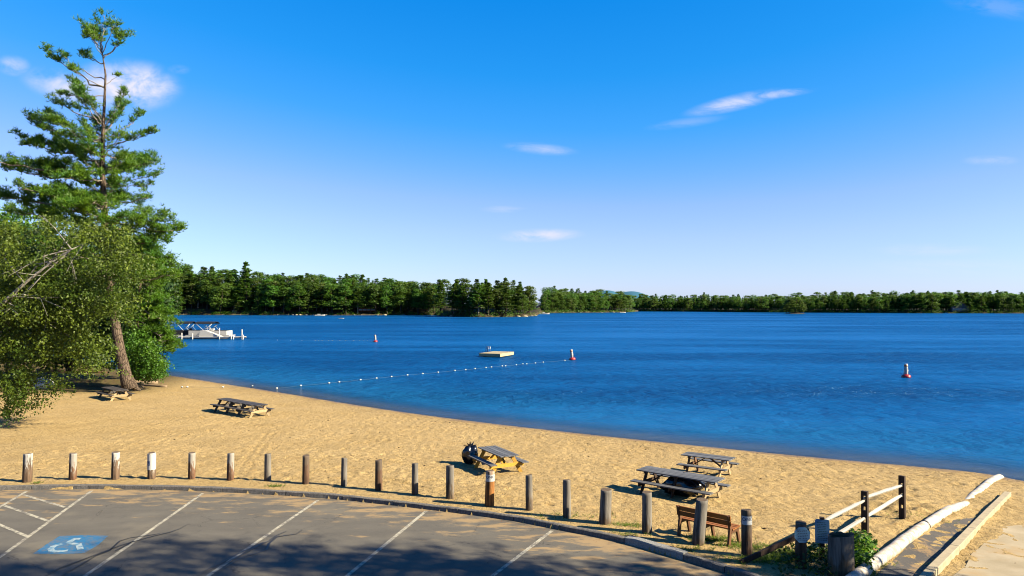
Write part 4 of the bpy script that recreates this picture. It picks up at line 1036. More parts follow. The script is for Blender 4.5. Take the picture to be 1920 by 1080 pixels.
# ------------------------------------------------------------------ timber posts
def post_mesh(name, h, r, mat, lean=(0, 0), flat_top=True):
    nr = 14; V, Fc, n = [], [], 18
    hs = [-.25]+[h*i/nr for i in range(nr)]+[h-.012, h]; ph = random.uniform(0, 6)
    for i, zz in enumerate(hs):
        rr = r*(1.04-.06*zz/h)
        if i == len(hs)-1: rr *= .93
        for k in range(n):
            th = 2*math.pi*k/n; q = rr*(1+.03*math.sin(3*th+ph+zz*2)+.018*math.sin(7*th+zz*3+ph)+random.uniform(-.006, .006))
            V.append((q*math.cos(th)+lean[0]*zz, q*math.sin(th)+lean[1]*zz, zz+(.012*math.sin(th+ph) if i == len(hs)-1 else 0)))
    for i in range(len(hs)-1):
        for k in range(n): k2 = (k+1) % n; Fc.append((i*n+k, i*n+k2, (i+1)*n+k2, (i+1)*n+k))
    me = bpy.data.meshes.new(name); Fc.append(tuple(range(len(V)-n, len(V)))); me.from_pydata(V, [], Fc)
    me.materials.append(mat); me.materials.append(M['end_grain'])
    me.polygons.foreach_set('use_smooth', np.array([True]*(len(Fc)-1)+[False])); me.polygons[len(Fc)-1].material_index = 1
    me.update(); return me
POSTS = [ # px, ytop, ybase, width px, material, lean, label
 (51, 850, 903, 16, 'post_white', .02, 'leftmost timber post along the kerb, painted white at the top'),
 (136, 849, 899, 13, 'post_rust', .015, 'second timber post from the left, faded top over rusty brown foot'),
 (216, 847, 898, 14, 'post_white', .01, 'timber post with peeling white paint just left of the wheelchair sticker post'),
 (284, 848, 897, 14, 'post_white', 0, 'timber post wrapped in white with a blue wheelchair symbol'),
 (359, 848, 898, 12.5, 'post_rust', .01, 'timber post with whitish top right of the wheelchair sticker post'),
 (432, 849, 900, 12.5, 'post_rust', .01, 'timber post with flaking white top over red foot, sixth from the left'),
 (502, 850, 901, 12, 'post_grey', 0, 'plain grey timber post above the second bay line of the car park'),
 (573, 853, 907, 12.5, 'post_brown', .01, 'dark brown timber post above the third white bay line'),
 (645, 858, 911, 11, 'post_grey', .01, 'slim pale timber post just right of the dark brown one'),
 (710, 862, 919, 13, 'post_brown', 0, 'brown timber post midway between the long table and the yellow-legged table'),
 (778, 868, 927, 12, 'post_grey', .005, 'grey timber post above the fourth white bay line'),
 (844, 872, 934, 15, 'post_grey', .0, 'grey timber post just left of the orange post with the white sign'),
 (918, 882, 948, 17, 'post_orange', .02, 'orange stained timber post with a white sign, in front of the yellow-legged table'),
 (992, 890, 956, 13, 'post_grey', .0, 'pale grey timber post right of the yellow-legged table'),
 (1063, 899, 970, 14.5, 'post_grey', .0, 'tall grey timber post in open sand above the last white bay line'),
 (1134, 917, 981, 21, 'post_grey', .04, 'thick grey timber post leaning right, left of the nearest long picnic table'),
 (1213, 922, 999, 18, 'post_grey', .0, 'grey timber post in front of the left end of the nearest long picnic table'),
 (1309, 936, 1020, 22, 'post_grey', .09, 'thick grey timber post leaning right in front of the wooden bench'),
 (1400, 955, 1042, 19, 'post_brown', .0, 'dark timber post with a small white and blue NO sign right of the bench'),
 (1502, 979, 1064, 20, 'post_brown', .0, 'dark timber post carrying an eight-sided notice beside the rectangular sign')]
PO = {}
for px, yt, yb, wp, mt, lean, lab in POSTS:
    x, y = un(px, yb, -.0); h = (yb-yt)/F*y; r = wp/2/F*y
    if '1502' == str(px): h = 1.08
    o = obj('timber_post', post_mesh('timber_post', h, r, M[mt], (lean, 0)), loc=(x, y, -.02), label=lab, cat='post', group='timber posts along the kerb')
    PO[px] = (o, h, r, lean)
def wrap(me, r, z0, yaw, extra=0.004, lean=0):
    """bend a flat mesh (x,y) round a vertical post facing the viewer"""
    for v in me.vertices:
        th = v.co.x/r+yaw; rr = r+extra+v.co.z; zz = z0+v.co.y
        v.co = (rr*math.sin(th)+lean*zz, -rr*math.cos(th), zz)
    me.update(); return me
def sheet(w, h, mat, nx_=14):
    b = MB(); V = []
    for i in range(nx_+1): V += [(-w/2+w*i/nx_, -h/2, 0), (-w/2+w*i/nx_, h/2, 0)]
    b.add(V, [(2*i, 2*i+2, 2*i+3, 2*i+1) for i in range(nx_)], True); return b.mesh('plate', mat)
def ring(R0, R1, mat, n=20):
    b = MB(); V = []
    for k in range(n): a_ = 6.2832*k/n; V += [(R0*math.cos(a_), R0*math.sin(a_), 0), (R1*math.cos(a_), R1*math.sin(a_), 0)]
    b.add(V, [(2*k, 2*k+1, (2*k+3) % (2*n), (2*k+2) % (2*n)) for k in range(n)]); return b.mesh('symbol', mat)
def shift(me, dx, dy):
    for v in me.vertices: v.co.x += dx; v.co.y += dy
    return me
def wheelchair(s, mat):
    b = MB()
    def st(P, w):
        V = []
        for i, p in enumerate(P):
            p = Vector((*p, 0)); tn = (Vector((*P[min(i+1, len(P)-1)], 0))-Vector((*P[max(i-1, 0)], 0))).normalized(); nr = Vector((-tn.y, tn.x, 0)); V += [p*s+nr*w*s/2, p*s-nr*w*s/2]
        b.add(V, [(2*i+1, 2*i+3, 2*i+2, 2*i) for i in range(len(P)-1)])
    st([(-.05+.25*math.cos(a_), -.15+.25*math.sin(a_)) for a_ in np.linspace(2.2, 6.0, 10)], .07)
    st([(-.08, .22), (-.06, -.05), (.14, -.05), (.22, -.32), (.30, -.30)], .08); st([(-.07, .08), (.12, .08)], .06); st([(-.12, .34), (-.04, .34)], .09)
    return b.mesh('symbol', mat)
# post 284: white wrap, blue square, symbol
o, h, r, ln = PO[284]
obj('white_wrap', wrap(sheet(2*math.pi*r*.62, h*.58, M['white'], 18), r*1.04, h*.66, .35), o)
q = obj('blue_sticker', wrap(sheet(.135, .155, M['sign_blue']), r*1.04, h*.62, -.45, .008), o)
obj('symbol', wrap(shift(wheelchair(.15, M['sign_white']), 0, 0), r*1.04, h*.62, -.45, .011), q)
for key, yaw, lines in ((918, .0, 2), (1400, -.1, 2)):
    o, h, r, ln = PO[key]
    zc = h-.20 if key == 918 else h-.24; hgt = .21
    obj('plate', wrap(sheet(2*r*1.25, hgt, M['sign_white'] if key == 1400 else M['white']), r*1.05, zc, yaw, .003, ln), o)
    obj('lettering', wrap(shift(text_mesh('NO', .115, M['sign_ink']), .06, .03), r*1.05, zc, yaw, .007, ln), o)
    obj('symbol', wrap(shift(ring(.030, .045, M['sign_ink']), -.085, .03), r*1.05, zc, yaw, .007, ln), o)
    b = MB(); b.add([(-.09, -.062, 0), (.11, -.062, 0), (.11, -.05, 0), (-.09, -.05, 0), (-.08, -.085, 0), (.09, -.085, 0), (.09, -.076, 0), (-.08, -.076, 0)], [(0, 1, 2, 3), (4, 5, 6, 7)])
    obj('small_print', wrap(b.mesh('small_print', M['sign_ink']), r*1.05, zc, yaw, .007, ln), o)
# octagonal notice
def print_lines(w, h, n, mat, seed, gap=.5):
    rr = random.Random(seed); b = MB(); lh = h/n
    for i in range(n):
        yy = h/2-(i+.5)*lh; x = -w/2+rr.uniform(0, w*.12); xe = w/2-rr.uniform(0, w*.15)
        while x < xe-.012:
            ww = min(rr.uniform(.012, .05), xe-x); t_ = lh*gap/2; b.add([(x, yy-t_, 0), (x+ww, yy-t_, 0), (x+ww, yy+t_, 0), (x, yy+t_, 0)], [(0, 1, 2, 3)]); x += ww+rr.uniform(.008, .014)
    return b
o, h, r, ln = PO[1502]
oc = empty('octagonal_sign', o.location+Vector((-.03, -r-.04, h-.25)), R(-8), label='small eight-sided white notice with lines of dark print on a post', cat='sign')
b = MB(); V = [(.185*math.cos(R(22.5+45*k)), 0, .195*math.sin(R(22.5+45*k))) for k in range(8)]+[(.185*math.cos(R(22.5+45*k)), .012, .195*math.sin(R(22.5+45*k))) for k in range(8)]
b.add(V, [tuple(range(8)), tuple(reversed(range(8, 16)))]+[(k, k+8, (k+1) % 8+8, (k+1) % 8) for k in range(8)]); b.build('plate', M['sign_shade_tint'], oc)
pl = print_lines(.26, .27, 7, None, 3, .42); pl.v = [(v[0], -.004, v[1]) for v in pl.v]; pl.build('lettering', M['sign_ink'], oc)
# rectangular sign on its own square post
x, y = 7.55, 18.15
sg = empty('notice_sign', (x, y, 0), R(-14), label='upright rectangular white notice in painted blue shade with rounded corners beside the hollow log', cat='sign')
b = MB(); b.box((0, 0, .42), (.12, .10, 1.0)); b.build('post', M['fence_post'], sg, bevel=.01)
b = MB(); n = 6; hw, hh, rc = .165, .29, .05; V = []
for (cx_, cz_, a0) in ((hw-rc, hh-rc, 0), (-hw+rc, hh-rc, 90), (-hw+rc, -hh+rc, 180), (hw-rc, -hh+rc, 270)):
    for k in range(n): a_ = R(a0+90*k/(n-1)); V.append((cx_+rc*math.cos(a_), -.065, cz_+rc*math.sin(a_)))
nn = len(V); V += [(v[0], -.053, v[2]) for v in V]
b.add(V, [tuple(range(nn)), tuple(reversed(range(nn, 2*nn)))]+[(k, k+nn, (k+1) % nn+nn, (k+1) % nn) for k in range(nn)])
p = b.build('plate', M['sign_shade_tint'], sg, loc=(0, 0, .68))
pl = print_lines(.25, .46, 11, None, 8, .40); pl.v = [(v[0], -.069, v[1]) for v in pl.v]; pl.build('lettering', M['sign_green'], p)
b = MB(); b.box((0, -.03, .99), (.1, .12, .04)); b.build('cap', M['fence_post'], sg)
# hollow log
x, y = un(1577, 1078, 0.0); hl = empty('hollow_log', (x, y, 0), 0, label='wide weathered grey hollow log standing upright with a jagged brown inside', cat='log')
n = 28; r = .285; h = .92; V, Fc = [], []
tops = [h+.05*math.sin(2*math.pi*k/n*1+2.4)+random.uniform(-.025, .02) for k in range(n)]
for (rr, f_) in ((r*1.03, -.3), (r*1.01, .3), (r, .7), (r*.985, 1), (r*.80, .985), (r*.78, .6), (r*.7, .55)):
    for k in range(n):
        th = 2*math.pi*k/n; q = rr*(1+.02*math.sin(4*th)+.012*math.sin(11*th)); V.append((q*math.cos(th), q*math.sin(th), f_*tops[k] if f_ > 0 else f_))
for i in range(6):
    for k in range(n): k2 = (k+1) % n; Fc.append((i*n+k, i*n+k2, (i+1)*n+k2, (i+1)*n+k))
b = MB(); b.add(V[:4*n], Fc[:3*n], True); b.build('shell', M['post_grey'], hl)
b = MB(); b.add(V[3*n:], [tuple(i for i in f) for f in Fc[:3*n]]+[tuple(range(3*n, 4*n))], True); b.build('inside', M['log'], hl)

# ------------------------------------------------------------------ split rail fence
P1 = gp(1692, 971)[:2]; P2 = gp(1622, 999)[:2]; P3 = (7.62, 18.38)
z1, z2, z3 = g1(*P1), g1(*P2), 0.
fe = empty('split_rail_fence', (0, 0, 0), label='split rail fence of two white rails between dark slotted posts, beside the white pipe', cat='fence')
fa = math.atan2(P1[1]-P2[1], P1[0]-P2[0])
for (x, y), z_, h in ((P1, z1, 1.26), (P2, z2, 1.16)):
    b = MB(); w_ = .17; dd = .10
    # post built from stacked blocks that leave the slots open
    zs = [(-.2, .28), (.28, .40), (.40, .62), (.62, .74), (.74, .92), (.92, 1.04), (1.04, h)]
    for i, (a_, c_) in enumerate(zs):
        if i % 2 == 0: b.box((0, 0, (a_+c_)/2), (dd, w_, c_-a_))
        else:
            for s in (-1, 1): b.box((0, s*.063, (a_+c_)/2), (dd, .044, c_-a_))
    b.build('post', M['fence_post'], fe, loc=(x, y, z_), rot=(0, 0, fa))
def rail(a_, c_, r, mat, label=None):
    a_ = Vector(a_); c_ = Vector(c_); L = (c_-a_).length; b = MB(); n = 9
    P = []; rad = []
    for i in range(n):
        t_ = i/(n-1); P.append((L*t_, random.uniform(-.006, .006), math.sin(t_*3.1)*.008)); rad.append(r*(.55+.45*min(1, min(t_, 1-t_)*5))*random.uniform(.94, 1.06))
    b.tube(P, rad, 7, True, False)
    o = b.build('rail', mat, fe); o.location = a_; o.rotation_euler = (c_-a_).to_track_quat('X', 'Z').to_euler()
    if label: o['label'] = label
    return o
ex = Vector((P1[0]-P2[0], P1[1]-P2[1], 0)).normalized()*.05
rail((P2[0]-ex.x, P2[1]-ex.y, z2+.97), (P1[0]+ex.x, P1[1]+ex.y, z1+.97), .052, M['white_rail'])
rail((P2[0]-ex.x, P2[1]-ex.y, z2+.42), (P1[0]+ex.x, P1[1]+ex.y, z1+.69), .055, M['white_rail'])
rail((P3[0], P3[1], .80), (P2[0]+ex.x*.6, P2[1]+ex.y*.6, z2+.90), .052, M['white_rail'])
rail((P3[0]-.0, P3[1]+.1, .20), (P2[0]+ex.x*.6, P2[1]+ex.y*.6, z2+.42), .058, M['white_rail'])
b = MB(); b.bar((7.3, 18.3, .62), (5.46, 17.82, .02), .06, .12); b.build('fallen_rail', M['fence_post'], fe)

# ------------------------------------------------------------------ bench
A = Vector((*un(1274, 1002, -.02), 0)); B = Vector((*un(1369, 1023, -.0), 0)); dv_ = (B-A); ba = math.atan2(dv_.y, dv_.x); BL = dv_.length+.1
be = empty('park_bench', ((A.x+B.x)/2, (A.y+B.y)/2, g1((A.x+B.x)/2, (A.y+B.y)/2+.2)), ba, label='orange brown slatted wooden bench facing the lake behind the leaning post', cat='bench')
for i in range(4): b = MB(); b.box((0, .12+i*.115, .42+.004*i), (BL, .10, .035)); b.build('seat_slat', M['bench_wood'], be, bevel=.005)
for i in range(2):
    b = MB(); b.box((0, -.035-.028*i, .60+i*.14), (BL, .03, .128), Matrix.Rotation(R(10), 3, 'X')); b.build('back_slat', M['bench_wood'], be, bevel=.005)
for x in (-BL/2+.06, .0, BL/2-.06):
    e_ = MB(); e_.bar((x, -.06, -.03), (x, .02, .42), .06, .11, (0, 1, 0)); e_.bar((x, .03, .40), (x, -.07, .80), .06, .09, (0, 1, 0)); e_.build('back_leg', M['bench_frame'], be, bevel=.01)
    e_ = MB(); e_.bar((x, .54, -.03), (x, .40, .40), .06, .10, (0, 1, 0)); e_.build('front_leg', M['bench_frame'], be, bevel=.01)
    e_ = MB(); e_.box((x, .24, .36), (.062, .48, .09)); e_.build('seat_support', M['bench_frame'], be, bevel=.01)

# ------------------------------------------------------------------ white pipe and cream beam
def gpath(pts, dz): return [Vector((x, y, z_+dz)) for x, y, z_ in (gp(*q) for q in pts)]
wp = empty('white_pipe', gpath([(1733, 990)], 0)[0], 0, label='fat white painted pipe half buried in sand beside the boat ramp', cat='pipe'); o0 = wp.location.copy()
for seg_, r0 in (([(1560, 1120), (1620, 1078), (1660, 1045), (1700, 1014), (1733, 991)], .15), ([(1735, 989.5), (1765, 970), (1790, 955), (1812, 941)], .14), ([(1806, 942), (1825, 926), (1845, 912), (1862, 900), (1876, 894)], .14)):
    py_third = seg_[0][0] == 1806
    P = gpath(seg_, 0); P2_ = smooth_poly([tuple(p[:2]) for p in P], 2); dzs = .06
    last = seg_[0][0] == 1735; third = py_third
    pts = []
    for i, q in enumerate(P2_):
        t_ = i/(len(P2_)-1); sink = -.17*t_**3 if last else (-.20*(1-t_)**3+(-.05 if t_ > .9 else 0) if third else 0)
        pts.append(Vector((q[0], q[1], g1(*q)+dzs+sink-(.06 if third else 0)))-o0)
    b = MB(); b.tube(pts, r0, 16, True, True, .006); b.build('pipe_section', M['pipe'], wp)
P = gpath([(1733, 990.5)], .065)[0]-o0; P_ = gpath([(1735, 989)], .065)[0]-o0; d = (P_-P).normalized()*.02
b = MB(); b.tube([P-d, P+d], [.163, .163], 18); b.build('joint_ring', M['black'], wp)
kb = empty('concrete_beam', gp(1745, 1080), 0, label='cream concrete edging beam running down to the lake right of the white pipe', cat='edging'); o0 = kb.location.copy()
kpx = [(1712, 1120), (1745, 1080), (1790, 1034), (1822, 1000), (1858, 962), (1890, 930)]
P = gpath(kpx, .05)
for a_, c_ in zip(P[:-1], P[1:]):
    d = (c_-a_).normalized()*.012; b = MB(); b.bar(a_+d-o0, c_-d-o0, .21, .22); b.build('beam_segment', M['cream'], kb, bevel=.015)

# ------------------------------------------------------------------ logs and left bank things
def log(px0, py0, px1, py1, r, mat, label, name='log', lift=None):
    a_ = Vector(gp(px0, py0)); c_ = Vector(gp(px1, py1)); L = (c_-a_).length; b = MB(); n = 8
    P = [(L*i/(n-1), random.uniform(-.05, .05)*r*6, random.uniform(-.02, .04)) for i in range(n)]
    b.tube(P, [r*random.uniform(.85, 1.1)*(1-.3*i/(n-1)) for i in range(n)], 9, True, True, .04)
    o = b.build(name, mat, label=label, cat='log'); o.location = a_+Vector((0, 0, r*.5 if lift is None else lift)); o.rotation_euler = (c_-a_).to_track_quat('X', 'Z').to_euler(); return o
log(240, 722, 312, 726, .16, M['driftwood'], 'pale driftwood branch lying right of the leaning pine trunk', 'driftwood')
log(246, 719, 296, 720, .20, M['driftwood'], 'thick pale root log against the foot of the leaning pine', 'driftwood')
log(96, 722, 192, 726, .07, M['log'], 'thin brown log edging the sand behind the leftmost picnic table')
log(70, 697, 200, 700, .22, M['log'], 'long brown log under the drooping leafy branches')
x, y, z_ = gp(263, 727); st = MB(); st.lathe([(0, -.1), (.28, -.1), (.25, .38), (.24, .42), (0, .42)], 14); st.build('stump', M['driftwood'], loc=(x, y, z_), label='short sawn pale stump beside the driftwood', cat='stump')
def kayak(px, py, mat, label, rz, Y=66):
    p = at_depth(px, py, Y); e = empty('kayak', p, rz, label=label, cat='kayak')
    b = MB(); xs_ = np.linspace(-1.7, 1.7, 13); b.tube([(x_, 0, .12*abs(x_/1.7)**3) for x_ in xs_], [.33*max(.05, 1-(abs(x_)/1.75)**2.4)**.8 for x_ in xs_], 12); b.build('hull', mat, e)
    b = MB(); b.ball((0, 0, .27), .3, 12, 6, (1.3, .6, .3)); b.build('cockpit', M['black'], e); return e
kayak(36, 638, M['yellow'], 'yellow kayak on the wooden rack glimpsed through the leaves at far left', .15)
kayak(71, 636, M['teal'], 'green kayak right of the yellow one on the rack', .2)
rk = empty('kayak_rack', at_depth(52, 645, 66)*np.array([1, 1, 0])+np.array([0, 0, -.4]), 0, label='rough wooden rack under the two kayaks', cat='rack')
for x_ in (-2.2, 0, 2.2):
    for y_ in (-.5, .5): b = MB(); b.box((x_, y_, 1.3), (.12, .12, 2.7)); b.build('post', M['log'], rk)
zr = at_depth(52, 643.5, 66)[2]+.4
for y_ in (-.5, .5): b = MB(); b.box((0, y_, zr), (5.6, .12, .14)); b.build('rail', M['driftwood'], rk)
x, y = at_depth(82, 680, 60)[:2]; e = empty('dinghy', (x, y, g1(x, y)+.35), R(-30), label='small white and blue upturned dinghy among the leaves at the left', cat='dinghy')
b = MB(); b.tube([(x_, 0, 0) for x_ in np.linspace(-1.3, 1.3, 9)], [.55*max(.1, 1-(abs(x_)/1.4)**2.5) for x_ in np.linspace(-1.3, 1.3, 9)], 12); b.build('hull', M['white'], e)
b = MB(); b.tube([(-1.2, -.3, .3), (0, -.55, .32), (1.2, -.3, .3)], .07, 6); b.build('stripe', M['sign_blue'], e)

# ------------------------------------------------------------------ the big leaning pine
PY = 57.4; PX0, _, = at_depth(240, 725, PY)[:2]
def L_(px, py, dy=0.): p = at_depth(px, py, PY+dy); return p
ROOT = np.array([L_(240, 725)[0], PY, g1(L_(240, 725)[0], PY)])
trunk_px = [(244, 730), (236, 705), (226, 660), (217, 610), (208, 550), (202, 480), (196, 400), (192, 320), (193, 250), (196, 190), (198, 140), (192, 100), (186, 70)]
tp = [L_(*q)-ROOT for q in trunk_px]; tr_ = [.62, .44, .37, .33, .30, .28, .24, .19, .13, .095, .07, .04, .02]
pine = empty('pine_tree', ROOT, 0, label='tallest pine with leaning trunk and ragged layered crown at the left of the beach', cat='tree')
b = MB(); b.tube(tp, tr_, 14, True, True, .03)
for a_ in (0.2, 1.3, 2.5, 3.6, 4.8): b.tube([tp[1]*.6, tp[0]+np.array([.75*math.cos(a_), .5*math.sin(a_), -.1])], [.25, .1], 7)
b.build('trunk', M['bark'], pine)
def tz(py): # trunk point at picture height
    yy = [q[1] for q in trunk_px]; i = np.searchsorted([-v for v in yy], -py); i = min(max(i, 1), len(yy)-1)
    t_ = (py-yy[i-1])/(yy[i]-yy[i-1]); return tp[i-1]*(1-t_)+tp[i]*t_
LIMBS = [ # start y, end px, py, weight, foliage from fraction
 (100, 165, 42, 1, .45), (95, 190, 38, 1, .55), (100, 212, 52, .9, .6), (110, 237, 70, 1.1, .6), (105, 222, 85, .5, .6), (105, 158, 70, 1, .5), (118, 155, 97, 1, .55), (92, 150, 50, .9, .5), (98, 178, 55, .9, .5),
 (165, 96, 101, 1.1, .72), (150, 108, 108, .7, .8), (165, 138, 136, .9, .6), (180, 118, 165, .6, .7), (158, 222, 141, .15, .9),
 (225, 128, 158, 1.2, .55), (228, 104, 178, 1.3, .5), (235, 150, 175, 1.2, .4), (232, 165, 190, 1, .4), (255, 80, 205, 1.0, .6), (262, 48, 218, 1.1, .6), (268, 62, 232, .9, .5), (275, 34, 242, 1.1, .6), (285, 40, 272, 1.0, .6),
 (240, 236, 182, .9, .5), (250, 232, 196, .8, .5), (262, 268, 212, .9, .5), (275, 284, 246, .8, .6), (280, 262, 255, .6, .5),
 (262, 90, 235, 1.2, .3), (300, 78, 268, 1.3, .3), (305, 110, 262, 1.2, .3), (318, 60, 300, 1.3, .35), (325, 5, 298, 1.9, .3), (340, 20, 318, 1.6, .3), (345, 110, 300, 1.5, .2), (335, 140, 285, 1.3, .2),
 (285, 160, 235, 1.4, .2), (260, 215, 215, 1.4, .2), (265, 185, 225, 1.5, .1), (300, 225, 262, 1.5, .15), (320, 170, 280, 1.6, .15), (330, 232, 300, 1.5, .2), (320, 290, 300, 1.7, .3), (335, 268, 295, 1.2, .3), (345, 296, 330, .9, .55), (350, 285, 345, .7, .6),
 (380, -10, 362, 2.0, .2), (372, 40, 352, 1.7, .2), (385, 60, 380, 1.6, .2), (380, 120, 345, 1.8, .15), (365, 150, 335, 1.7, .15), (370, 240, 345, 1.8, .15), (385, 278, 372, 1.8, .2), (390, 230, 372, 1.8, .15), (395, 150, 375, 1.6, .15),
 (415, 333, 436, 2.0, .35), (405, 318, 412, 1.7, .3), (425, 305, 440, 1.5, .35), (410, 270, 400, 1.8, .2), (430, 90, 410, 1.6, .2), (420, 20, 400, 1.5, .3), (440, 150, 415, 1.6, .2), (445, 250, 430, 1.8, .2), (460, 300, 465, 1.8, .2), (470, 322, 478, 1.6, .3), (470, 120, 450, 1.4, .2), (480, 260, 470, 1.8, .2), (500, 290, 500, 1.7, .2), (520, 330, 512, 1.5, .3)]
LRNG = np.random.default_rng(77)
def build_limbs(limbs, parent, tzf, toend, needle, limbm, dens=31, tl=.30, tw=.045, spread=1.0, root=None, kb=6, names=True):
    F_, = ([],); lb = MB(); dead = MB()
    for (ys_, ex_, ey_, wgt, ff_) in limbs:
        p0 = np.array(tzf(ys_)); dy = LRNG.uniform(-1, 1)*1.6*spread; p1 = toend(ex_, ey_, dy)+LRNG.normal(0, .22, 3)*min(1, wgt)
        L = np.linalg.norm(p1-p0); mid = (p0+p1)/2+np.array([0, 0, -.06*L if ey_ > ys_-30 else -.1*L]); n = 9
        P = [(1-t_)**2*p0+2*t_*(1-t_)*mid+t_*t_*p1+LRNG.normal(0, .02*L, 3)*(0 < t_ < 1) for t_ in np.linspace(0, 1, n)]
        r0 = .018+.013*L*max(.4, wgt)*.6
        lb.tube(P, [r0*(1-.85*i/(n-1))+.008 for i in range(n)], 5, False)
        P = np.array(P); nt_ = int(dens*wgt*L*(1-ff_)*1.6)+20
        # secondary twigs carry the needles
        ns = max(4, int(L*2.2*(1-ff_)+3))
        for k in range(ns):
            t_ = ff_+(1-ff_)*(k+LRNG.random()*.9)/ns; j = t_*(n-1); i_ = min(int(j), n-2); q = P[i_]*(1-(j-i_))+P[i_+1]*(j-i_)
            ax = (P[-1]-P[0])/L; sd_ = np.cross(ax, [0, 0, 1]); sd_ /= max(np.linalg.norm(sd_), .1); s_ = LRNG.choice([-1, 1])
            tl_ = wgt*LRNG.uniform(.45, .95)*(1.15-.55*(t_-ff_)/(1-ff_+.01))
            e_ = q+(ax*LRNG.uniform(.35, .9)+sd_*s_*LRNG.uniform(.2, 1.0)+np.array([0, 0, LRNG.uniform(-.12, .5)]))*tl_
            lb.tube([q, (q+e_)/2+np.array([0, 0, -.03]), e_], [.02, .014, .006], 3, False)
            m = max(4, int(nt_/ns*LRNG.uniform(.35, 1.7))); tt = LRNG.random((m, 1))**.32; C = q+(e_-q)*tt*1.08+LRNG.normal(0, 1, (m, 3))*np.array([.15, .15, .12])*(.5+.5*wgt)+np.array([0, 0, .07])
            F_.append(tufts(C, tl, tw, kb))
    return F_, lb
def endf(px, py, dy): return L_(px, py, dy)-ROOT
Fl, lb = build_limbs(LIMBS, pine, tz, endf, None, None)
# limbs towards and away from the viewer, for depth
XL = []
for i in range(34):
    ys_ = 262+258*LRNG.random()**.75; spread = 1.4+3.8*min(1, (ys_-200)/200); a_ = LRNG.choice([-1, 1])*math.pi/2+LRNG.uniform(-.75, .75)
    XL.append((ys_, a_, spread*LRNG.uniform(.6, 1.05)))
def tz2(k): return tz(k)
for (ys_, a_, s_) in XL:
    p0 = tz(ys_); tgt = p0+np.array([math.cos(a_)*s_, math.sin(a_)*s_, LRNG.uniform(-.1, .7)])
    f2, l2 = build_limbs([(ys_, 0, ys_-40, 1.5, .25)], pine, tz, lambda x_, y_, dy: tgt, None, None)
    Fl += f2; lb.add(l2.v, l2.f, True)
lb.build('limbs', M['pale_limb'], pine)
v, f = cat(Fl); obj('crown', mesh_np('crown', v, f, M['needles']), pine)

# ------------------------------------------------------------------ drooping young conifer right of the trunk
CYD = 61.5
def leafcloud(ells, Yc, depth, n, ls, clump=.55, per=26, nup=.4, seed=1, droop=0):
    """ells: (px, py, hw, hh, weight) in photo pixels at distance Yc; clumps of leaf quads filling them"""
    r = np.random.default_rng(seed); C = []; N = []
    wt = np.array([e_[4]*e_[2]*e_[3] for e_ in ells], float); wt /= wt.sum()
    for e_, w_ in zip(ells, wt):
        m = int(n*w_)
        for _ in range(m):
            d = r.normal(size=3); d /= np.linalg.norm(d); rad = r.random()**.33
            cpx = e_[0]+d[0]*rad*e_[2]; cpy = e_[1]-d[2]*rad*e_[3]; Yd = Yc+d[1]*rad*depth
            c = at_depth(cpx, cpy, Yd); k = max(3, int(per*r.uniform(.4, 1.4)))
            if droop:
                dr = r.normal(size=3)*[.5, .5, .15]+[0, 0, -.55]; q = dr*r.random((k, 1))*droop+r.normal(0, 1, (k, 3))*clump*.3
            else: q = r.normal(0, 1, (k, 3))*np.array([clump, clump, clump*.55])*.5
            C.append(c+q); N.append(q*1.2+r.normal(0, .5, (k, 3))+[0, 0, nup])
    C = np.concatenate(C); N = np.concatenate(N); return C, N
con = empty('conifer_tree', (L_(268, 700)[0], CYD, -.5), 0, label='yellow-green conifer with boughs drooping over the water right of the leaning trunk', cat='tree')
o0 = np.array(con.location)
def cp(px, py, dy=0): return at_depth(px, py, CYD+dy)-o0
b = MB(); b.tube([cp(262, 712), cp(258, 640), cp(262, 540), cp(268, 470)], [.2, .17, .12, .04], 8); b.build('trunk', M['bark'], con)
CL = []
def tzc(py): return cp(262, py)
for (ys_, ex_, ey_, w_) in ((480, 300, 470, 1.3), (490, 322, 500, 1.3), (500, 240, 480, 1.3), (510, 318, 520, 1.4), (520, 300, 545, 1.4), (545, 310, 560, 1.5), (560, 320, 590, 1.6), (560, 290, 590, 1.6), (575, 330, 612, 1.6), (590, 335, 635, 1.6), (590, 300, 620, 1.6), (600, 342, 658, 1.3), (600, 325, 650, 1.4), (610, 285, 640, 1.6), (620, 320, 640, 1.5), (570, 265, 600, 1.5), (540, 285, 530, 1.5)):
    ex_ -= 14 if ys_ >= 555 else 4
    CL.append((ys_, ex_, ey_, w_, .12)); CL.append((ys_+6, ex_-12, ey_+4, w_, .12))
Fl, lb = build_limbs(CL, con, tzc, lambda px, py, dy: cp(px, py, dy*1.2), None, None, dens=30, tl=.26, tw=.05)
lb.build('limbs', M['pale_limb'], con); v, f = cat(Fl); obj('crown', mesh_np('crown', v, f, M['needles_y']), con)

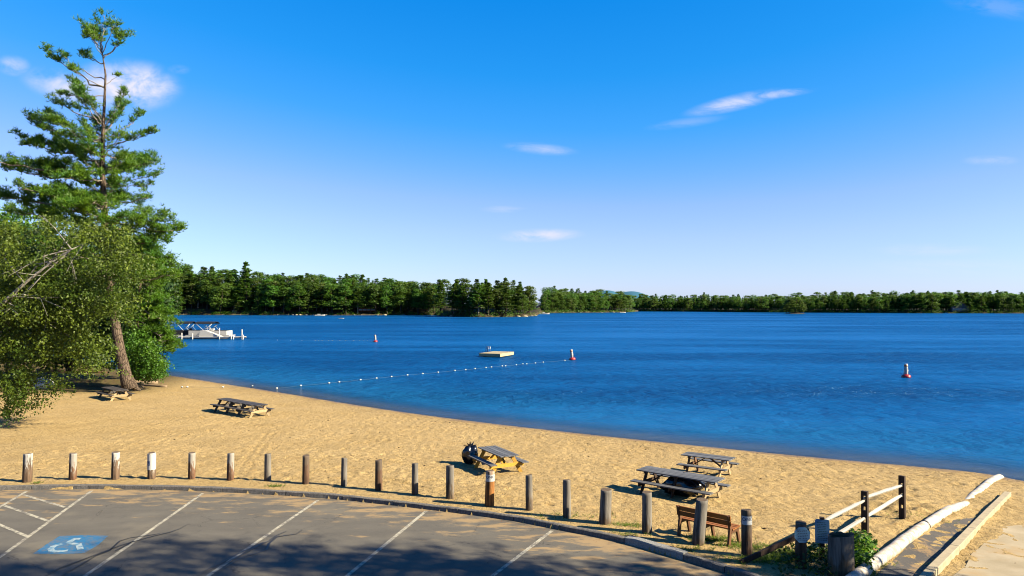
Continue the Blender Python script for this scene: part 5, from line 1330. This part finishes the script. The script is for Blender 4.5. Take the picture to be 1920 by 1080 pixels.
# ------------------------------------------------------------------ leafy trees on the left
def leafy(name, base_px, base_py, Yc, trunkpts, ells, depth, n, ls, mat, bark, label, clump=.55, per=26, seed=1, branches=18, r0=.18, droop=0):
    base = at_depth(base_px, base_py, Yc); base[2] = g1(base[0], base[1])-.1
    e = empty(name, base, 0, label=label, cat='tree' if 'tree' in name else 'shrub')
    C, N = leafcloud(ells, Yc, depth, n, ls, clump, per, seed=seed, droop=droop); C = C-base; r = np.random.default_rng(seed+5)
    C[:, 2] = np.maximum(C[:, 2], .08)
    v, f = quads(C, N, r.uniform(.8, 1.4, len(C))*ls, r.uniform(.55, .9, len(C))*ls); obj('crown', mesh_np('crown', v, f, mat), e)
    b = MB(); T = [at_depth(px, py, Yc+dy)-base for px, py, dy, _ in trunkpts]
    b.tube(T, [q[3] for q in trunkpts], 10, True, True, .03); b.build('trunk', bark, e)
    b = MB()
    for k in range(branches):
        i = r.integers(1, len(T)); s = T[i-1]+(T[i]-T[i-1])*r.random(); en = C[r.integers(0, len(C))]
        if np.linalg.norm(en-s) > 6: en = s+(en-s)*.5
        mid = (s+en)/2+np.array([0, 0, .25])+r.normal(0, .15, 3); rr = r.uniform(.02, .05)
        b.tube([s, mid, en], [rr, rr*.7, rr*.25], 5, False)
        for _ in range(3):
            e2 = mid+(en-mid)*r.random()+r.normal(0, .5, 3); b.tube([mid, e2], [rr*.5, .006], 3, False)
    if branches: b.build('branches', bark, e)
    return e
leafy('birch_tree', -60, 760, 40, [(-60, 700, 0, .22), (-35, 610, -1, .15), (5, 568, -1.3, .10), (50, 528, -1.4, .075), (95, 493, -1.4, .05), (130, 470, -1.3, .028), (160, 455, -1.1, .012)],
      [(15, 440, 40, 36, 1), (95, 415, 26, 20, .7), (150, 428, 45, 26, .8), (215, 440, 36, 30, .9), (235, 490, 45, 36, 1), (175, 490, 50, 30, .8), (90, 470, 45, 26, .8), (20, 500, 50, 40, .8), (110, 530, 70, 34, 1.1), (40, 570, 70, 44, 1.1), (140, 580, 60, 40, 1.2), (215, 555, 45, 36, .9), 
       (30, 640, 60, 36, .6), (110, 635, 60, 32, .6), (170, 645, 48, 30, .8), (165, 682, 34, 16, .5), (70, 690, 40, 20, .35), (25, 715, 36, 40, 1.2), (20, 760, 22, 18, .8), (60, 735, 22, 16, .5), (115, 712, 30, 16, .6), (-50, 600, 70, 120, .6)],
      2.4, 2150, .13, M['leaves'], M['birch_bark'], 'small-leaved birch with white trunk slanting in from left, twigs hanging over sand', .42, 27, 3, 16, droop=1.15)
leafy('leafy_bush', 280, 714, 60.0, [(280, 716, 0, .08), (282, 690, 0, .05), (284, 670, 0, .02)],
      [(262, 660, 34, 44, 1), (285, 680, 26, 32, 1.3), (296, 694, 14, 18, 1.3), (270, 700, 38, 14, 1)], 2.2, 560, .17, M['leaves_b'], M['bark'], 'bright green rounded bush at the water edge right of the leaning trunk', .55, 22, 4, 8)
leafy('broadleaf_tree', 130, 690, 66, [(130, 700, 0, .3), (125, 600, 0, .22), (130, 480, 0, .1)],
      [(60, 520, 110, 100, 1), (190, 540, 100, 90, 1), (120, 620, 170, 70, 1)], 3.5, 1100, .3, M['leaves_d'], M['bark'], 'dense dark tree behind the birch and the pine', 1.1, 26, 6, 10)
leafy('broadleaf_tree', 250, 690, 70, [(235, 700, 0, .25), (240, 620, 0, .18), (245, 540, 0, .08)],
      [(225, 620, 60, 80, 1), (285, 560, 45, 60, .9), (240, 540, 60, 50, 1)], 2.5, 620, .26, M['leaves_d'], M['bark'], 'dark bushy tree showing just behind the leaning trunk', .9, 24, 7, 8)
leafy('broadleaf_tree', 20, 690, 78, [(20, 690, 0, .3), (25, 560, 0, .2), (30, 420, 0, .08)],
      [(10, 440, 90, 60, 1), (-20, 540, 120, 90, 1)], 4, 560, .3, M['leaves_b'], M['bark'], 'light green tree crown at the left edge beneath the pine boughs', 1.1, 24, 8, 8)
leafy('broadleaf_tree', 292, 590, 150, [(292, 600, 0, .3), (292, 560, 0, .2), (294, 530, 0, .1)],
      [(294, 543, 21, 17, 1), (285, 553, 15, 12, 1)], 3, 190, .5, M['leaves_b'], M['bark'], 'round bright green tree above the white cottage', 1.2, 20, 9, 4)

# trees of the left bank behind, filling the wood
for (px, Y_, h_, kd) in ((-40, 84, 19, 3), (40, 92, 17, 0), (110, 100, 15, 4), (180, 96, 13, 3), (230, 105, 13, 8), (-120, 76, 20, 1), (150, 130, 20, 3), (215, 150, 19, 0), (262, 160, 16, 3), (90, 150, 24, 2), (20, 140, 24, 4), (250, 200, 22, 4), (282, 240, 24, 0)):
    x = (px-960)/F*Y_; e = empty(NAME[KINDS[kd][0]], (x, Y_, g1(x, Y_)-.2 if Y_ < 130 else -.6), random.uniform(0, 6), label=WORD[KINDS[kd][0]]+' in the dark wood on the left bank behind the birch', cat='tree', group='trees of the left bank wood')
    e.scale = (h_*1.1, h_*1.1, h_); obj('crown', CM[kd][0], e); obj('trunk', CM[kd][1], e)

# ------------------------------------------------------------------ right foreground plants
def ground_cloud(name, spots, n, ls, mat, label, cat_='shrub', hmax=.6, seed=2):
    r = np.random.default_rng(seed); C = []; N = []
    for (x, y, rx, ry, h, w_) in spots:
        m = int(n*w_); a_ = r.uniform(0, 6.28, m); q = np.sqrt(r.random(m)); zz = r.random(m)**.8*h*(1-.4*q)
        c = np.stack([x+np.cos(a_)*q*rx, y+np.sin(a_)*q*ry, gz(x+np.cos(a_)*q*rx, y+np.sin(a_)*q*ry)+zz], 1); C.append(c); d = r.normal(0, .7, (m, 3)); d[:, 2] += .9; N.append(d)
    C = np.concatenate(C); base = np.array([spots[0][0], spots[0][1], g1(spots[0][0], spots[0][1])])
    v, f = quads(C-base, np.concatenate(N), r.uniform(.8, 1.4, len(C))*ls, r.uniform(.5, .8, len(C))*ls)
    e = empty(name, base, 0, label=label, cat=cat_)
    obj('foliage', mesh_np('foliage', v, f, mat), e)
    b = MB()
    for k in range(16):
        c = C[r.integers(0, len(C))]-base; b.tube([(c[0]*.4, c[1]*.4, -.03), (c[0]*.8, c[1]*.8, c[2]*.6), c], [.012, .009, .004], 4, False)
    b.build('stems', M['log'], e); return e
ground_cloud('leafy_shrub', [(8.38, 18.1, .34, .4, .90, .5), (8.7, 18.5, .36, .35, .74, .4), (8.15, 17.4, .25, .35, .6, .25)], 640, .12, M['leaves_b'], 'bright green leafy shrub growing just behind the hollow log')
ground_cloud('weedy_shrub', [(7.1, 17.9, .7, .5, .55, 1), (6.9, 17.2, .9, .5, .5, 1.0), (7.9, 17.7, .5, .5, .6, .7)], 240, .10, M['leaves_d'], 'tangled weeds around the foot of the two notices', 'weeds')
# grass
r = np.random.default_rng(3); C = []
for (px, py, sx_, sy_, m) in ((1440, 1050, .9, .35, 900), (1470, 1040, .8, .5, 1300), (1330, 1012, .7, .35, 700), (1400, 1025, .7, .3, 600), (1180, 985, .6, .3, 260), (1150, 1003, .9, .25, 200), (1560, 1040, .7, .8, 1100), (1620, 1040, .4, .9, 900), (1600, 1070, .5, .5, 800), (516, 912, .25, .1, 110), (1060, 968, 1.2, .4, 160), (70, 906, .15, .1, 60), (1280, 1030, .8, .3, 200), (1700, 960, .5, .5, 60), (1760, 975, .5, .5, 30)):
    x, y, z_ = gp(px, py); C.append(np.stack([r.normal(x, sx_*.5, m), r.normal(y, sy_*.5, m)], 1))
C = np.concatenate(C); inl = inside(C[:, 0], C[:, 1], LOTA) | (pdist(C[:, 0], C[:, 1], KA) < .22); C = C[~inl]; cz = gz(C[:, 0], C[:, 1]); Cg = np.column_stack([C, cz])
Cg = Cg[r.random(len(Cg)) < .45]; v, f = tufts(Cg, .10, .010, 4, .35); obj('grass', mesh_np('grass', v, f, M['grass']), kind='stuff', label='thin yellow-green grass tufts along the edge of the sand', cat='grass')
# small stones and twigs on the sand
r = np.random.default_rng(9); parts = []
for i in range(420):
    x = r.uniform(-19, 17); y = r.uniform(18, 46)
    zz, d1_, d2_, ld, lt = gz(x, y, True)
    if not ld[0] or inside(np.array([x]), np.array([y]), LOTA)[0] or d1_[0] < .5: continue
    s = r.uniform(.015, .045); o_ = np.array([x, y, zz[0]]); q = r.normal(size=(6, 3)); V8 = np.array([(1, 0, 0), (-1, 0, 0), (0, 1, 0), (0, -1, 0), (0, 0, 1), (0, 0, -1)])*np.array([s*r.uniform(1, 2.6), s, s*.6])+o_+q*s*.15
    parts.append((V8, np.array([(0, 2, 4), (2, 1, 4), (1, 3, 4), (3, 0, 4), (2, 0, 5), (1, 2, 5), (3, 1, 5), (0, 3, 5)])))
obj('pebbles', mesh_np('pebbles', *cat(parts), M['log']), kind='stuff', label='scattered dark pebbles and wood chips on the sand', cat='debris')

# ------------------------------------------------------------------ pines beside the car park whose shade falls across it
def shade_pine(x, y, h, base, w, kd, label, sc=1.0):
    e = empty('pine_tree', (x, y, -.1), random.uniform(0, 6), label=label, cat='tree')
    b = MB(); b.tube([(0, 0, -.2), (.2, .1, h*.4), (.1, 0, h*.95)], [.32, .25, .05], 10); b.build('trunk', M['bark'], e)
    r = np.random.default_rng(kd); Fl_ = []; lb_ = MB(); n = int((h-base)/.55)
    for i in range(n):
        z0 = base+(h-base)*i/n
        for k in range(4):
            a_ = r.uniform(0, 6.28); L = w*(1-.75*((z0-base)/(h-base)))*r.uniform(.5, 1.1); en = np.array([math.cos(a_)*L, math.sin(a_)*L, z0+r.uniform(0, .6)])
            lb_.tube([(0, 0, z0), en*.5+np.array([0, 0, z0*.5]), en], [.05, .035, .01], 4, False)
            m = int(L*15*sc); tt = .3+.75*r.random((m, 1)); C_ = np.array([0, 0, z0])+(en-[0, 0, z0])*tt+r.normal(0, 1, (m, 3))*[.32, .32, .12]
            Fl_.append(tufts(C_, .34, .06, 5))
    lb_.build('limbs', M['pale_limb'], e); v_, f_ = cat(Fl_); obj('crown', mesh_np('crown', v_, f_, M['needles']), e)
tanE = math.tan(SUN_EL)
def caster(sx_, sy_, hz):  # ground position of a tree whose crown at height hz shades point (sx_, sy_)
    d = hz/tanE; return sx_+sun_az.x*d, sy_+sun_az.y*d
for i, (tx, ty, hc, h, base, w, wh) in enumerate(((-9.8, 17.3, 15.5, 18.5, 12.5, 2.8, 'the blue wheelchair marking'), (-5.2, 17.9, 14, 17, 11.3, 2.6, 'the first full parking bay'), (-1.4, 17.8, 12, 15, 9.3, 2.5, 'the middle parking bay'),
        (2.0, 17.0, 10, 13, 7.6, 2.3, 'the last painted line'), (-13.5, 16.4, 17, 20, 14, 2.8, 'the hatched strip'), (5.2, 16.2, 7.5, 10, 5.4, 2.0, 'the dark kerb stones'), (7.2, 17.3, 5.4, 7.4, 4.3, 1.7, 'the weeds below the notices'))):
    x, y = caster(tx, ty, hc)
    shade_pine(x, y, h, base, w, 60+i, 'tall pine out of frame at right, casting shade on '+wh, .62)

# look-alike trees that still share a label are told apart by their order along the shore
by = {}
for o in COL.objects:
    if o.parent is None and o.get('category') in ('tree', 'boulder'): by.setdefault(o['label'], []).append(o)
for lab, os_ in by.items():
    if len(os_) < 2: continue
    os_.sort(key=lambda o: o.location.x/o.location.y); n = len(os_)
    words = {2: ['left', 'right'], 3: ['left', 'middle', 'right'], 4: ['leftmost', 'second', 'third', 'rightmost'], 5: ['leftmost', 'second', 'middle', 'fourth', 'rightmost'], 6: ['leftmost', 'second', 'third', 'fourth', 'fifth', 'rightmost'], 7: ['leftmost', 'second', 'third', 'middle', 'fifth', 'sixth', 'rightmost']}.get(n)
    if words:
        for o, w_ in zip(os_, words): o['label'] = w_+' '+lab
